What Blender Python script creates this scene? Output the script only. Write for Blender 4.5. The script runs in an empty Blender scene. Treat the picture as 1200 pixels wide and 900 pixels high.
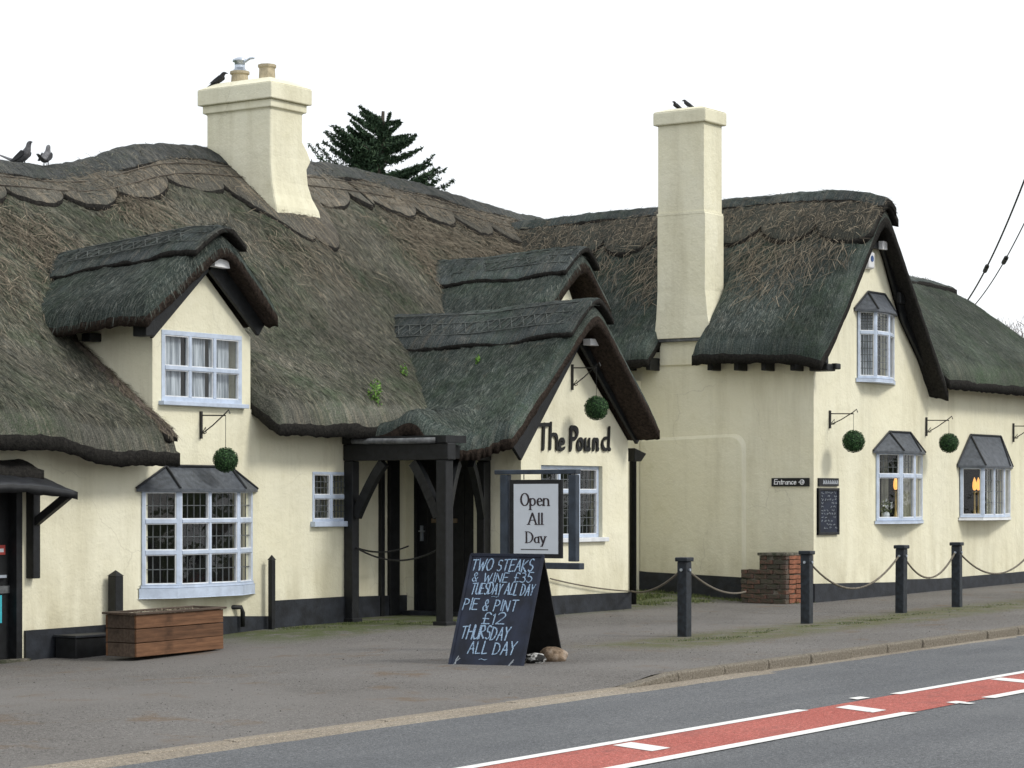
import bpy, math, random
import numpy as np
from mathutils import Vector, Matrix
random.seed(7); RNG = np.random.default_rng(7)
R = math.radians; S = bpy.context.scene; COL = S.collection

# ---------------------------------------------------------------- camera, world, sun
HC = 1.65; F = 2833.; AX = R(34.5); CA, SA = math.cos(AX), math.sin(AX)
cam = bpy.data.cameras.new('camera'); camo = bpy.data.objects.new('camera', cam); COL.objects.link(camo)
camo.location = (0, 0, HC); camo.rotation_euler = (R(90), 0, AX - R(90))
cam.lens = 36 * F / 1200; cam.sensor_width = 36; cam.shift_y = (585 - 450) / 1200
cam.clip_end = 3000; cam.clip_start = .1
S.camera = camo
S.render.resolution_x, S.render.resolution_y = 1024, 768
S.view_settings.view_transform = 'Standard'; S.view_settings.look = 'None'
S.view_settings.exposure = 0.46; S.view_settings.gamma = 1
SUN_EL, SUN_DIR = R(40), Vector((.22, -.97, 0)).normalized()
W = bpy.data.worlds.new('World'); S.world = W; W.use_nodes = True
nt = W.node_tree; nt.nodes.clear()
wo = nt.nodes.new('ShaderNodeOutputWorld'); bg = nt.nodes.new('ShaderNodeBackground')
sky = nt.nodes.new('ShaderNodeTexSky'); sky.sky_type = 'NISHITA'; sky.sun_disc = False
sky.sun_elevation = SUN_EL; sky.sun_rotation = math.atan2(SUN_DIR.x, SUN_DIR.y)
tc = nt.nodes.new('ShaderNodeTexCoord'); mp = nt.nodes.new('ShaderNodeMapping'); mp.inputs['Scale'].default_value = (1, 1, 3)
no = nt.nodes.new('ShaderNodeTexNoise'); no.inputs['Scale'].default_value = 2.2; no.inputs['Detail'].default_value = 5
rp = nt.nodes.new('ShaderNodeValToRGB'); rp.color_ramp.elements[0].position = .3; rp.color_ramp.elements[0].color = (.84, .84, .84, 1)
rp.color_ramp.elements[1].position = .6; rp.color_ramp.elements[1].color = (1, 1, 1, 1)
mx = nt.nodes.new('ShaderNodeMixRGB'); mx.inputs[2].default_value = (8.6, 8.8, 9.0, 1)
nt.links.new(tc.outputs['Generated'], mp.inputs[0]); nt.links.new(mp.outputs[0], no.inputs[0])
nt.links.new(no.outputs[0], rp.inputs[0]); nt.links.new(rp.outputs[0], mx.inputs[0])
nt.links.new(sky.outputs[0], mx.inputs[1]); nt.links.new(mx.outputs[0], bg.inputs[0])
bg.inputs[1].default_value = .1; nt.links.new(bg.outputs[0], wo.inputs[0])
sl = bpy.data.lights.new('sun', 'SUN'); so = bpy.data.objects.new('sun', sl); COL.objects.link(so)
sl.energy = 1.4; sl.angle = R(14); sl.color = (1, .96, .88)
sv = Vector((SUN_DIR.x * math.cos(SUN_EL), SUN_DIR.y * math.cos(SUN_EL), math.sin(SUN_EL)))
so.rotation_euler = sv.to_track_quat('Z', 'Y').to_euler(); so.location = (10, -10, 30)

# ---------------------------------------------------------------- surveying helpers
def ray(x):
    u = (x - 600) / F
    return CA + u * SA, SA - u * CA
def onY(x, y, Y):
    a = ray(x); Z = Y / a[1]; return Vector((Z * a[0], Y, HC + Z * (585 - y) / F))
def onX(x, y, X):
    a = ray(x); Z = X / a[0]; return Vector((X, Z * a[1], HC + Z * (585 - y) / F))
def sst(a, b, x):
    t = np.clip((np.asarray(x, float) - a) / (b - a), 0, 1); return t * t * (3 - 2 * t)
def gz(X, Y):
    X = np.asarray(X, float); Y = np.asarray(Y, float)
    z = .0085 * (np.clip(X, -60, 110) - 25.6)
    z = z - .15 * sst(24.8, 19.5, X) * sst(14.5, 20, Y) + .12 * sst(18, 20.4, Y) * sst(30.8, 32.5, X) * sst(36, 33.5, X)
    return z
def onG(x, y):
    a = ray(x); Z = 25.
    for _ in range(40): Z = (HC - float(gz(a[0] * Z, a[1] * Z))) * F / (y - 585)
    return Vector((Z * a[0], Z * a[1], float(gz(a[0] * Z, a[1] * Z))))

# ---------------------------------------------------------------- object helpers
def thing(name, label, cat, loc=(0, 0, 0), rz=0, group=None):
    o = bpy.data.objects.new(name, None); COL.objects.link(o); o.location = loc; o.rotation_euler = (0, 0, rz)
    o.empty_display_size = .2
    return tag(o, label, cat, group)
def tag(o, label=None, cat=None, group=None, kind=None):
    if label: o['label'] = label
    if cat: o['category'] = cat
    if group: o['group'] = group
    if kind: o['kind'] = kind
    return o
class MB:
    def __init__(s): s.v = []; s.f = []; s.mi = []
    def add(s, vs, fs, mi=0):
        n = len(s.v); s.v += [tuple(p) for p in vs]; s.f += [tuple(i + n for i in f) for f in fs]; s.mi += [mi] * len(fs); return s
    def hexa(s, p, mi=0):
        return s.add(p, [(0, 3, 2, 1), (4, 5, 6, 7), (0, 1, 5, 4), (1, 2, 6, 5), (2, 3, 7, 6), (3, 0, 4, 7)], mi)
    def box(s, x0, x1, y0, y1, z0, z1, mi=0):
        return s.hexa([(x0, y0, z0), (x1, y0, z0), (x1, y1, z0), (x0, y1, z0), (x0, y0, z1), (x1, y0, z1), (x1, y1, z1), (x0, y1, z1)], mi)
    def obox(s, O, U, V, N, u0, u1, v0, v1, n0, n1, mi=0):
        P = lambda a, b, c: O + U * a + V * b + N * c
        return s.hexa([P(u0, v0, n0), P(u1, v0, n0), P(u1, v1, n0), P(u0, v1, n0), P(u0, v0, n1), P(u1, v0, n1), P(u1, v1, n1), P(u0, v1, n1)], mi)
    def beam(s, a, b, w, h, up=Vector((0, 0, 1)), mi=0):
        a = Vector(a); b = Vector(b); d = (b - a); L = d.length; d.normalize()
        sd = d.cross(up)
        if sd.length < 1e-4: sd = d.cross(Vector((1, 0, 0)))
        sd.normalize(); u2 = sd.cross(d)
        return s.obox(a, d, sd, u2, 0, L, -w / 2, w / 2, -h / 2, h / 2, mi)
    def tube(s, pts, r, n=6, mi=0, cap=True):
        pts = [Vector(p) for p in pts]; rs = r if isinstance(r, (list, tuple)) else [r] * len(pts)
        vs = []; ref = Vector((.13, .27, 1)).normalized()
        for i, p in enumerate(pts):
            d = (pts[min(i + 1, len(pts) - 1)] - pts[max(i - 1, 0)]).normalized()
            a = d.cross(ref)
            if a.length < .05: a = d.cross(Vector((1, 0, 0)))
            a.normalize(); b = d.cross(a)
            for k in range(n):
                t = 2 * math.pi * k / n; vs.append(p + a * math.cos(t) * rs[i] + b * math.sin(t) * rs[i])
        fs = [(i * n + k, i * n + (k + 1) % n, (i + 1) * n + (k + 1) % n, (i + 1) * n + k) for i in range(len(pts) - 1) for k in range(n)]
        if cap: fs += [tuple(range(n)), tuple((len(pts) - 1) * n + k for k in range(n))]
        return s.add(vs, fs, mi)
    def lathe(s, c, prof, n=16, mi=0):
        vs = [(c[0] + r * math.cos(2 * math.pi * k / n), c[1] + r * math.sin(2 * math.pi * k / n), c[2] + z) for r, z in prof for k in range(n)]
        m = len(prof)
        fs = [(i * n + k, i * n + (k + 1) % n, (i + 1) * n + (k + 1) % n, (i + 1) * n + k) for i in range(m - 1) for k in range(n)]
        fs += [tuple(range(n)), tuple((m - 1) * n + k for k in range(n))]
        return s.add(vs, fs, mi)
    def build(s, name, mat, parent=None, label=None, smooth=False, bevel=0):
        me = bpy.data.meshes.new(name); me.from_pydata(s.v, [], s.f)
        for m in (mat if isinstance(mat, (list, tuple)) else [mat]): me.materials.append(m)
        if any(s.mi): me.polygons.foreach_set('material_index', s.mi)
        if smooth: me.polygons.foreach_set('use_smooth', [True] * len(me.polygons))
        me.update(); o = bpy.data.objects.new(name, me)
        return place(o, parent, label, bevel)
def place(o, parent=None, label=None, bevel=0):
    COL.objects.link(o)
    if parent:
        o.parent = parent
        if parent is PUB: o.location = -PUB.location
    if label: o['label'] = label
    if bevel:
        b = o.modifiers.new('bevel', 'BEVEL'); b.width = bevel; b.segments = 2; b.limit_method = 'ANGLE'
    return o
def npmesh(name, v, f, mats, parent=None, mi=None, smooth=True, attr=None):
    me = bpy.data.meshes.new(name); v = np.asarray(v, np.float32); f = np.asarray(f, np.int32); k = f.shape[1]
    me.vertices.add(len(v)); me.vertices.foreach_set('co', v.ravel())
    me.loops.add(f.size); me.loops.foreach_set('vertex_index', f.ravel())
    me.polygons.add(len(f)); me.polygons.foreach_set('loop_start', np.arange(0, f.size, k, dtype=np.int32))
    for m in mats: me.materials.append(m)
    if mi is not None: me.polygons.foreach_set('material_index', np.asarray(mi, np.int32))
    me.update(calc_edges=True); me.polygons.foreach_set('use_smooth', [smooth] * len(f))
    if attr is not None:
        a = me.attributes.new('tone', 'FLOAT', 'FACE'); a.data.foreach_set('value', np.asarray(attr, np.float32))
    o = bpy.data.objects.new(name, me); return place(o, parent)
PUB = None
def dup(o, loc=None, rz=None, label=None, parent=None):
    c = o.copy(); COL.objects.link(c)
    if parent: c.parent = parent
    if loc is not None: c.location = loc
    if rz is not None: c.rotation_euler = (0, 0, rz)
    if label: c['label'] = label
    for ch in [x for x in bpy.data.objects if x.parent == o]: dup(ch, parent=c)
    return c
def vnoise(x, y, seed=0):
    x = np.asarray(x, float); y = np.asarray(y, float); xi = np.floor(x).astype(np.int64); yi = np.floor(y).astype(np.int64)
    fx = x - xi; fy = y - yi; fx = fx * fx * (3 - 2 * fx); fy = fy * fy * (3 - 2 * fy)
    def h(a, b):
        n = (a * 374761393 + b * 668265263 + seed * 982451653) & 0x7fffffff
        n = ((n ^ (n >> 13)) * 1274126177) & 0x7fffffff; return ((n ^ (n >> 16)) & 0xffff) / 65535.
    return (h(xi, yi) * (1 - fx) + h(xi + 1, yi) * fx) * (1 - fy) + (h(xi, yi + 1) * (1 - fx) + h(xi + 1, yi + 1) * fx) * fy - .5
def fbm(x, y, seed=0, o=4):
    r = 0; a = 1.
    for i in range(o): r = r + a * vnoise(x * 2 ** i, y * 2 ** i, seed + i); a *= .5
    return r

# ---------------------------------------------------------------- materials
class Mat:
    def __init__(s, name, rough=.8, spec=.3):
        s.m = bpy.data.materials.new(name); s.m.use_nodes = True; s.t = s.m.node_tree; s.b = s.t.nodes['Principled BSDF']
        s.b.inputs['Roughness'].default_value = rough; s.b.inputs['Specular IOR Level'].default_value = spec
        s.tc = s.t.nodes.new('ShaderNodeTexCoord')
    def n(s, k): return s.t.nodes.new(k)
    def l(s, a, b): s.t.links.new(a, b)
    def noise(s, scale, detail=4, st=(1, 1, 1), rot=(0, 0, 0), rough=.55):
        mp = s.n('ShaderNodeMapping'); mp.inputs['Scale'].default_value = st; mp.inputs['Rotation'].default_value = rot
        n = s.n('ShaderNodeTexNoise'); n.inputs['Scale'].default_value = scale; n.inputs['Detail'].default_value = detail; n.inputs['Roughness'].default_value = rough
        s.l(s.tc.outputs['Object'], mp.inputs[0]); s.l(mp.outputs[0], n.inputs['Vector']); return n.outputs['Fac']
    def ramp(s, src, stops):
        r = s.n('ShaderNodeValToRGB'); e = r.color_ramp.elements
        while len(e) < len(stops): e.new(.5)
        for k, (p, c) in enumerate(stops): e[k].position = p; e[k].color = tuple(c) + (1,) if not isinstance(c, (int, float)) else (c, c, c, 1)
        s.l(src, r.inputs[0]); return r.outputs[0]
    def mix(s, f, a, b, mode='MIX'):
        m = s.n('ShaderNodeMixRGB'); m.blend_type = mode
        for i, q in enumerate((f, a, b)):
            if isinstance(q, (int, float)): m.inputs[i].default_value = q if i == 0 else (q, q, q, 1)
            elif isinstance(q, tuple): m.inputs[i].default_value = q + (1,)
            else: s.l(q, m.inputs[i])
        return m.outputs[0]
    def col(s, c):
        if isinstance(c, tuple): s.b.inputs['Base Color'].default_value = c + (1,)
        else: s.l(c, s.b.inputs['Base Color'])
        return s
    def bump(s, h, st=.3, dist=.02):
        b = s.n('ShaderNodeBump'); b.inputs['Strength'].default_value = st; b.inputs['Distance'].default_value = dist
        s.l(h, b.inputs['Height'])
        old = s.b.inputs['Normal'].links
        if old: s.l(old[0].from_socket, b.inputs['Normal'])
        s.l(b.outputs[0], s.b.inputs['Normal']); return s
def paint(name, c, rough=.5, var=.15, bs=.15, scale=8):
    m = Mat(name, rough, .4); n = m.noise(scale, 5)
    m.col(m.mix(m.ramp(n, [(.35, 0.), (.7, 1.)]), tuple(k * (1 - var) for k in c), tuple(min(1, k * (1 + var)) for k in c)))
    m.bump(m.noise(scale * 5, 3), bs, .01); return m.m
# lime render painted cream
m = Mat('cream_render', .85, .2)
n1 = m.noise(.9, 6); n2 = m.noise(5, 6, rough=.65); n3 = m.noise(30, 4)
base = m.mix(m.ramp(n1, [(.35, 0.), (.7, 1.)]), (.755, .722, .55), (.805, .778, .625))
base = m.mix(m.ramp(n2, [(.56, 0.), (.78, .5)]), base, (.62, .585, .40))
sepz = m.n('ShaderNodeSeparateXYZ'); m.l(m.tc.outputs['Object'], sepz.inputs[0])
zz = m.n('ShaderNodeMapRange'); m.l(sepz.outputs[2], zz.inputs[0]); zz.inputs[1].default_value = 1.25; zz.inputs[2].default_value = .1
strk = m.noise(3, 5, (1, 1, .25))
dirt = m.mix(1., zz.outputs[0], m.ramp(strk, [(.38, 0.), (.62, .9)]), 'MULTIPLY')
base = m.mix(dirt, base, (.50, .46, .32))
rs = m.noise(1.6, 6, (1, 1, .12), rough=.7); base = m.mix(m.ramp(rs, [(.48, 0.), (.70, .75)]), base, (.57, .535, .39))
n5 = m.noise(.45, 4); base = m.mix(m.ramp(n5, [(.45, 0.), (.65, .4)]), base, (.66, .64, .50))
vc = m.n('ShaderNodeTexVoronoi'); vc.feature = 'DISTANCE_TO_EDGE'; vc.inputs['Scale'].default_value = .9; wv = m.n('ShaderNodeMixRGB'); wv.inputs[0].default_value = .25; m.l(m.tc.outputs['Object'], wv.inputs[1]); nn = m.n('ShaderNodeTexNoise'); nn.inputs['Scale'].default_value = 2.5; nn.inputs['Detail'].default_value = 6; m.l(m.tc.outputs['Object'], nn.inputs['Vector']); m.l(nn.outputs['Color'], wv.inputs[2]); m.l(wv.outputs[0], vc.inputs['Vector'])
crk = m.mix(1., m.ramp(vc.outputs['Distance'], [(0., .4), (.005, 0.)]), m.ramp(n1, [(.52, 0.), (.6, 1.)]), 'MULTIPLY'); base = m.mix(crk, base, (.42, .39, .30))
m.col(base); m.bump(n3, .55, .008); m.bump(n2, .6, .025); m.bump(n1, .6, .08); M_WALL = m.m
M_BLACK = paint('black_timber_paint', (.007, .008, .0095), .55, .5, .3, 12)
M_PLINTH = paint('dark_plinth_paint', (.017, .020, .026), .6, .5, .4, 6)
M_FRAME = paint('pale_blue_window_paint', (.48, .555, .68), .45, .12, .2)
M_WSILL = paint('white_sill_paint', (.70, .72, .74), .5, .1)
M_NAVY = paint('dark_blue_grey_paint', (.03, .042, .06), .5, .3, .2)
M_POST = paint('bollard_black_paint', (.014, .019, .026), .5, .6, .3, 14)
M_SLATE = paint('slate_lead', (.075, .085, .10), .5, .35, .5, 14)
M_LEADROLL = paint('dark_lead', (.02, .022, .026), .5, .3)
M_LEADGREY = paint('grey_lead_flashing', (.11, .115, .12), .5, .5, .5, 9)
M_CAME = paint('lead_came', (.09, .10, .105), .5, .3)
M_POT = paint('clay_pot', (.42, .36, .25), .9, .25, .5)
M_METAL = Mat('galvanised_metal', .35); M_METAL.col((.5, .55, .62)); M_METAL.b.inputs['Metallic'].default_value = .8; M_METAL = M_METAL.m
M_WHITE = paint('white_paint', (.75, .76, .78), .4, .05)
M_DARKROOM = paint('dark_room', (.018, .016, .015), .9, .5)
M_ROPE = paint('rope', (.16, .14, .11), .9, .4, .6, 40)
M_IRON = paint('wrought_iron', (.02, .02, .02), .5, .4)
M_CURT = Mat('net_curtain', .9); M_CURT.col(M_CURT.ramp(M_CURT.noise(30, 3, (1, 1, .05)), [(.38, (.22, .25, .29)), (.62, (.66, .70, .76))])); M_CURT = M_CURT.m
M_CURT2 = Mat('beige_curtain', .9); M_CURT2.col(M_CURT2.ramp(M_CURT2.noise(30, 3, (1, 1, .05)), [(.35, (.10, .10, .08)), (.65, (.30, .29, .23))])); M_CURT2 = M_CURT2.m
m = Mat('window_glass', .05); t = m.t
g1 = m.n('ShaderNodeBsdfGlossy'); g1.inputs['Roughness'].default_value = .04; tr = m.n('ShaderNodeBsdfTransparent'); tr.inputs[0].default_value = (.93, .95, .95, 1)
lw = m.n('ShaderNodeLayerWeight'); lw.inputs[0].default_value = .5; pwn = m.n('ShaderNodeMath'); pwn.operation = 'POWER'; pwn.inputs[1].default_value = 4.; m.l(lw.outputs['Facing'], pwn.inputs[0])
fr = m.n('ShaderNodeMapRange'); fr.inputs[3].default_value = .05; fr.inputs[4].default_value = .85; m.l(pwn.outputs[0], fr.inputs[0]); ms = m.n('ShaderNodeMixShader')
bb = m.n('ShaderNodeBump'); bb.inputs['Strength'].default_value = .12; bb.inputs['Distance'].default_value = .02; m.l(m.noise(5, 2), bb.inputs['Height']); m.l(bb.outputs[0], g1.inputs['Normal'])
m.l(fr.outputs[0], ms.inputs[0]); m.l(tr.outputs[0], ms.inputs[1]); m.l(g1.outputs[0], ms.inputs[2]); m.l(ms.outputs[0], t.nodes['Material Output'].inputs['Surface']); M_GLASS = m.m
def emis(name, c, st):
    m = Mat(name); m.b.inputs['Emission Color'].default_value = c + (1,); m.b.inputs['Emission Strength'].default_value = st; m.col(c); return m.m
M_LAMP = emis('lit_lamp_shade', (1., .48, .12), .9)
def thatch(name, axis, cols, moss, mossy=.5, tan=(.30, .235, .15), tanamt=.35):
    m = Mat(name, .95, .1); st = (70, 3.5, 3.5) if axis == 'X' else (3.5, 70, 3.5)
    fine = m.noise(1, 5, st, rough=.7); med = m.noise(1, 4, tuple(k * .25 for k in st)); big = m.noise(.8, 5); b2 = m.noise(2.7, 6, rough=.7); grit = m.noise(26, 4, rough=.7)
    c = m.ramp(fine, [(.3, cols[0]), (.5, cols[1]), (.72, cols[2])])
    c = m.mix(m.ramp(med, [(.5, 0.), (.68, tanamt)]), c, tan)
    mf = m.mix(1., m.ramp(big, [(.5 - mossy * .2, 0.), (.62, 1.)]), m.ramp(b2, [(.38, .15), (.6, 1.)]), 'MULTIPLY')
    c = m.mix(m.mix(1., mf, m.ramp(grit, [(.35, .25), (.6, .95)]), 'MULTIPLY'), c, moss)
    c = m.mix(m.ramp(b2, [(.62, 0.), (.74, .45)]), c, (.16, .155, .14))
    spk = m.noise(70, 2, rough=.8); c = m.mix(1., c, m.ramp(m.noise(.55, 5, rough=.6), [(.35, .68), (.52, 1.), (.68, 1.4)]), 'MULTIPLY'); c = m.mix(1., c, m.ramp(spk, [(.35, .6), (.5, 1.), (.66, 1.6)]), 'MULTIPLY')
    m.col(c); m.bump(fine, .5, .02); m.bump(grit, .7, .03); m.bump(b2, .5, .06); return m.m
M_TH_MAIN = thatch('thatch_main', 'X', [(.050, .052, .045), (.112, .112, .096), (.21, .198, .165)], (.062, .082, .052), .5, (.28, .245, .185), .35)
M_TH_WET = thatch('thatch_mossy', 'Y', [(.026, .034, .033), (.060, .074, .070), (.13, .145, .132)], (.040, .058, .042), .55, (.19, .19, .155), .25)
M_TH_EXT = thatch('thatch_extension', 'X', [(.026, .032, .028), (.062, .072, .058), (.125, .135, .108)], (.045, .068, .040), .6, (.15, .14, .11), .2)
M_RIDGE = thatch('thatch_ridge', 'X', [(.05, .048, .044), (.115, .108, .093), (.235, .208, .165)], (.065, .072, .064), .5, (.32, .265, .19), .5)
M_RIDGE_W = thatch('thatch_ridge_wing', 'Y', [(.026, .028, .026), (.062, .062, .054), (.14, .128, .10)], (.045, .055, .048), .6, (.25, .205, .15), .4)
M_RIDGE_D = thatch('thatch_ridge_dormer', 'Y', [(.028, .034, .035), (.064, .074, .075), (.135, .145, .14)], (.05, .07, .058), .5, (.20, .17, .13), .3)
M_ROLL = thatch('thatch_roll', 'X', [(.030, .033, .034), (.066, .070, .070), (.13, .132, .128)], (.05, .06, .052), .5, (.20, .18, .145), .3)
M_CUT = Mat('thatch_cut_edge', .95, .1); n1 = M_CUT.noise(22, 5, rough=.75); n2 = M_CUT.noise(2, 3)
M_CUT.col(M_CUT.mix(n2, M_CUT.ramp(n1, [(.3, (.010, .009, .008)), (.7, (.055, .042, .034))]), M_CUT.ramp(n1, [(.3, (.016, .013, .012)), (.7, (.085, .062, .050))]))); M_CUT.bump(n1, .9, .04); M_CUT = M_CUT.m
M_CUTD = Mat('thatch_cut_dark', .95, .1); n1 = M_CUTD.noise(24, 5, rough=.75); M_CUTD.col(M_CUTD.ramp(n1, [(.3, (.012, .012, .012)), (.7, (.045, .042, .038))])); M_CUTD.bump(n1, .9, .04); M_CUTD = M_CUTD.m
def straw(name, a, b, c, moss=None):
    m = Mat(name, .9, .15); at = m.n('ShaderNodeAttribute'); at.attribute_name = 'tone'
    c_ = m.ramp(at.outputs['Fac'], [(0., a), (.55, b), (1., c)])
    if moss: c_ = m.mix(m.mix(1., m.ramp(m.noise(.8, 5), [(.4, 0.), (.62, 1.)]), m.ramp(m.noise(2.7, 6, rough=.7), [(.38, .2), (.6, .9)]), 'MULTIPLY'), c_, m.mix(1., m.ramp(at.outputs['Fac'], [(0., .5), (1., 2.)]), moss, 'MULTIPLY'))
    if moss: c_ = m.mix(1., c_, m.ramp(m.noise(.55, 5, rough=.6), [(.35, .68), (.52, 1.), (.68, 1.4)]), 'MULTIPLY'); c_ = m.mix(m.ramp(m.noise(3.5, 5, rough=.7), [(.58, 0.), (.72, .5)]), c_, (.19, .165, .125))
    m.col(c_); return m.m
M_STRAW = straw('weathered_straw', (.036, .039, .032), (.115, .115, .094), (.36, .325, .25), (.062, .080, .050))
M_STRAW_W = straw('mossy_straw', (.024, .032, .030), (.066, .080, .072), (.23, .24, .215), (.044, .060, .044))
M_STRAW_L = straw('loose_tan_straw', (.08, .07, .055), (.215, .182, .135), (.38, .33, .25))
# ground
def asphalt(name, c0, c1, sp, bumpd=.01, patch=None):
    m = Mat(name, .9, .2); big = m.noise(.5, 5); fi = m.noise(60, 3, rough=.8); st = m.noise(14, 5, rough=.7)
    c = m.mix(m.ramp(big, [(.35, 0.), (.68, 1.)]), c0, c1)
    c = m.mix(m.ramp(fi, [(.5, 0.), (.68, .75)]), c, sp); c = m.mix(m.ramp(st, [(.55, 0.), (.7, .5)]), c, tuple(k * .45 for k in c0))
    f2 = m.noise(95, 3, rough=.8); c = m.mix(1., c, m.ramp(f2, [(.34, .55), (.5, .95), (.66, 1.5)]), 'MULTIPLY'); f3 = m.noise(34, 3, rough=.7); c = m.mix(1., c, m.ramp(f3, [(.34, .72), (.66, 1.25)]), 'MULTIPLY')
    m.bump(fi, .8, bumpd * 1.5); return m, c
m, c = asphalt('road_asphalt', (.116, .121, .128), (.145, .150, .157), (.27, .28, .29))
c = m.mix(m.ramp(m.noise(.7, 3, (.15, 1.6, 1)), [(.45, 0.), (.62, .3)]), c, (.082, .088, .098)); c = m.mix(m.ramp(m.noise(.22, 5, rough=.6), [(.55, 0.), (.62, .35)]), c, (.17, .175, .18)); m.col(c); M_ROAD = m.m
m, c = asphalt('forecourt_tarmac', (.134, .126, .118), (.174, .166, .158), (.29, .275, .26), .012)
vo = m.noise(1.3, 6, rough=.7)
c = m.mix(m.ramp(m.noise(.35, 4), [(.48, 0.), (.62, .6)]), c, (.195, .185, .175))
c = m.mix(m.ramp(vo, [(.57, 0.), (.68, .6)]), c, (.15, .10, .058))
xyz = m.n('ShaderNodeSeparateXYZ'); m.l(m.tc.outputs['Object'], xyz.inputs[0])
def band(m, sock, a, b, w):
    r1 = m.n('ShaderNodeMapRange'); m.l(sock, r1.inputs[0]); r1.inputs[1].default_value = a - w; r1.inputs[2].default_value = a
    r2 = m.n('ShaderNodeMapRange'); m.l(sock, r2.inputs[0]); r2.inputs[1].default_value = b + w; r2.inputs[2].default_value = b
    return m.mix(1., r1.outputs[0], r2.outputs[0], 'MULTIPLY')
mossn = m.ramp(m.noise(2.2, 6, rough=.75), [(.34, 0.), (.54, 1.)])
s1 = band(m, xyz.outputs[1], 13.75, 14.6, .45); s1x = band(m, xyz.outputs[0], 23.4, 60, .8)
k1 = m.mix(1., m.mix(1., s1, s1x, 'MULTIPLY'), mossn, 'MULTIPLY')
c = m.mix(m.mix(1., k1, .75, 'MULTIPLY'), c, (.095, .11, .038))
s2 = m.mix(1., band(m, xyz.outputs[1], 19.0, 22, .7), band(m, xyz.outputs[0], 23.2, 60, 1.2), 'MULTIPLY'); k2 = m.mix(1., s2, mossn, 'MULTIPLY')
c = m.mix(m.mix(1., k2, .8, 'MULTIPLY'), c, (.075, .10, .026))
s3 = m.mix(1., band(m, xyz.outputs[1], 13.6, 14.8, .8), band(m, xyz.outputs[0], 23., 60, 1.), 'MULTIPLY')
c = m.mix(m.mix(1., s3, m.ramp(m.noise(6, 5, rough=.75), [(.45, 0.), (.6, .55)]), 'MULTIPLY'), c, (.145, .12, .075))
m.col(c); m.bump(vo, .3, .03); M_FORE = m.m
m, c = asphalt('pavement_tarmac', (.13, .12, .115), (.16, .15, .14), (.26, .25, .24)); m.col(c); M_PAVE = m.m
m, c = asphalt('kerb_concrete', (.24, .205, .16), (.33, .29, .235), (.42, .38, .32)); m.col(c); M_KERB = m.m
m, c = asphalt('kerb_concrete_dark', (.165, .145, .115), (.215, .19, .155), (.30, .27, .22)); m.col(c); M_KERB2 = m.m
m, c = asphalt('red_surfacing', (.40, .105, .085), (.46, .14, .115), (.54, .26, .22)); c = m.mix(m.ramp(m.noise(3, 6, (.5, 1, 1), rough=.75), [(.52, 0.), (.72, .55)]), c, (.16, .085, .08)); m.col(c); M_RED = m.m
m = Mat('white_road_paint', .7); wn = m.noise(22, 5, rough=.75); m.col(m.mix(m.ramp(wn, [(.56, 0.), (.68, .8)]), (.74, .74, .72), (.22, .225, .23))); M_LINE = m.m
m = Mat('grass_field', .95); m.col(m.ramp(m.noise(3, 6), [(.3, (.03, .05, .015)), (.7, (.07, .10, .03))])); M_GRASS = m.m
m = Mat('soil', .95); m.col(m.ramp(m.noise(20, 5), [(.3, (.02, .015, .01)), (.7, (.08, .065, .04))])); m.bump(m.noise(25, 4), .8, .03); M_SOIL = m.m
def wood(name, a, b, axis=(2, 30, 30)):
    m = Mat(name, .75); g = m.noise(1, 6, axis, rough=.65); k = m.noise(3, 3); oi = m.n('ShaderNodeObjectInfo')
    c = m.ramp(g, [(.3, a), (.7, b)]); c = m.mix(m.ramp(k, [(.55, 0.), (.75, .6)]), c, tuple(q * .35 for q in a))
    c = m.mix(1., c, m.ramp(oi.outputs['Random'], [(0., .75), (1., 1.2)]), 'MULTIPLY'); m.col(c); m.bump(g, .4, .01); return m.m
M_WOOD = wood('stained_planks', (.075, .036, .018), (.20, .10, .052))
M_WOODD = wood('weathered_dark_boards', (.045, .03, .022), (.11, .08, .06))
m = Mat('brick', .9); oi = m.n('ShaderNodeObjectInfo'); br = m.ramp(oi.outputs['Random'], [(0., (.07, .055, .05)), (.35, (.12, .07, .058)), (.7, (.17, .08, .058)), (1., (.09, .08, .065))])
bn = m.noise(9, 5, rough=.7); br = m.mix(m.ramp(bn, [(.42, 0.), (.58, .85)]), br, (.06, .062, .045)); m.col(br); m.bump(m.noise(40, 4), .8, .01); M_BRICK = m.m
m = Mat('brick_red', .9); m.col(m.ramp(m.noise(12, 5), [(.3, (.13, .06, .04)), (.7, (.32, .13, .075))])); m.bump(m.noise(40, 4), .8, .01); M_BRICKR = m.m
m = Mat('mortar', .95); m.col(m.ramp(m.noise(9, 5), [(.4, (.05, .055, .035)), (.65, (.19, .17, .145))])); m.bump(m.noise(30, 4), .9, .02); M_MORTAR = m.m
def leafm(name, a, b, c):
    m = Mat(name, .7, .3); at = m.n('ShaderNodeAttribute'); at.attribute_name = 'tone'; m.col(m.ramp(at.outputs['Fac'], [(0., a), (.6, b), (1., c)])); return m.m
M_BOX = leafm('topiary_leaf', (.010, .028, .010), (.025, .075, .022), (.07, .15, .05))
M_CONIF = leafm('conifer_needles', (.012, .028, .014), (.032, .064, .034), (.07, .115, .06))
M_BRIGHT = leafm('bright_weed_leaf', (.06, .14, .02), (.12, .26, .04), (.22, .38, .08))
M_TUFT = leafm('grass_tuft', (.04, .06, .015), (.09, .12, .035), (.18, .19, .08))
M_BARK = paint('bark', (.06, .05, .04), .9, .4, .6, 20)
M_TWIG = paint('bare_twig', (.13, .105, .095), .9, .2)
M_CHALKB = paint('chalkboard_navy', (.012, .017, .034), .7, .45, .1, 5)
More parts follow.
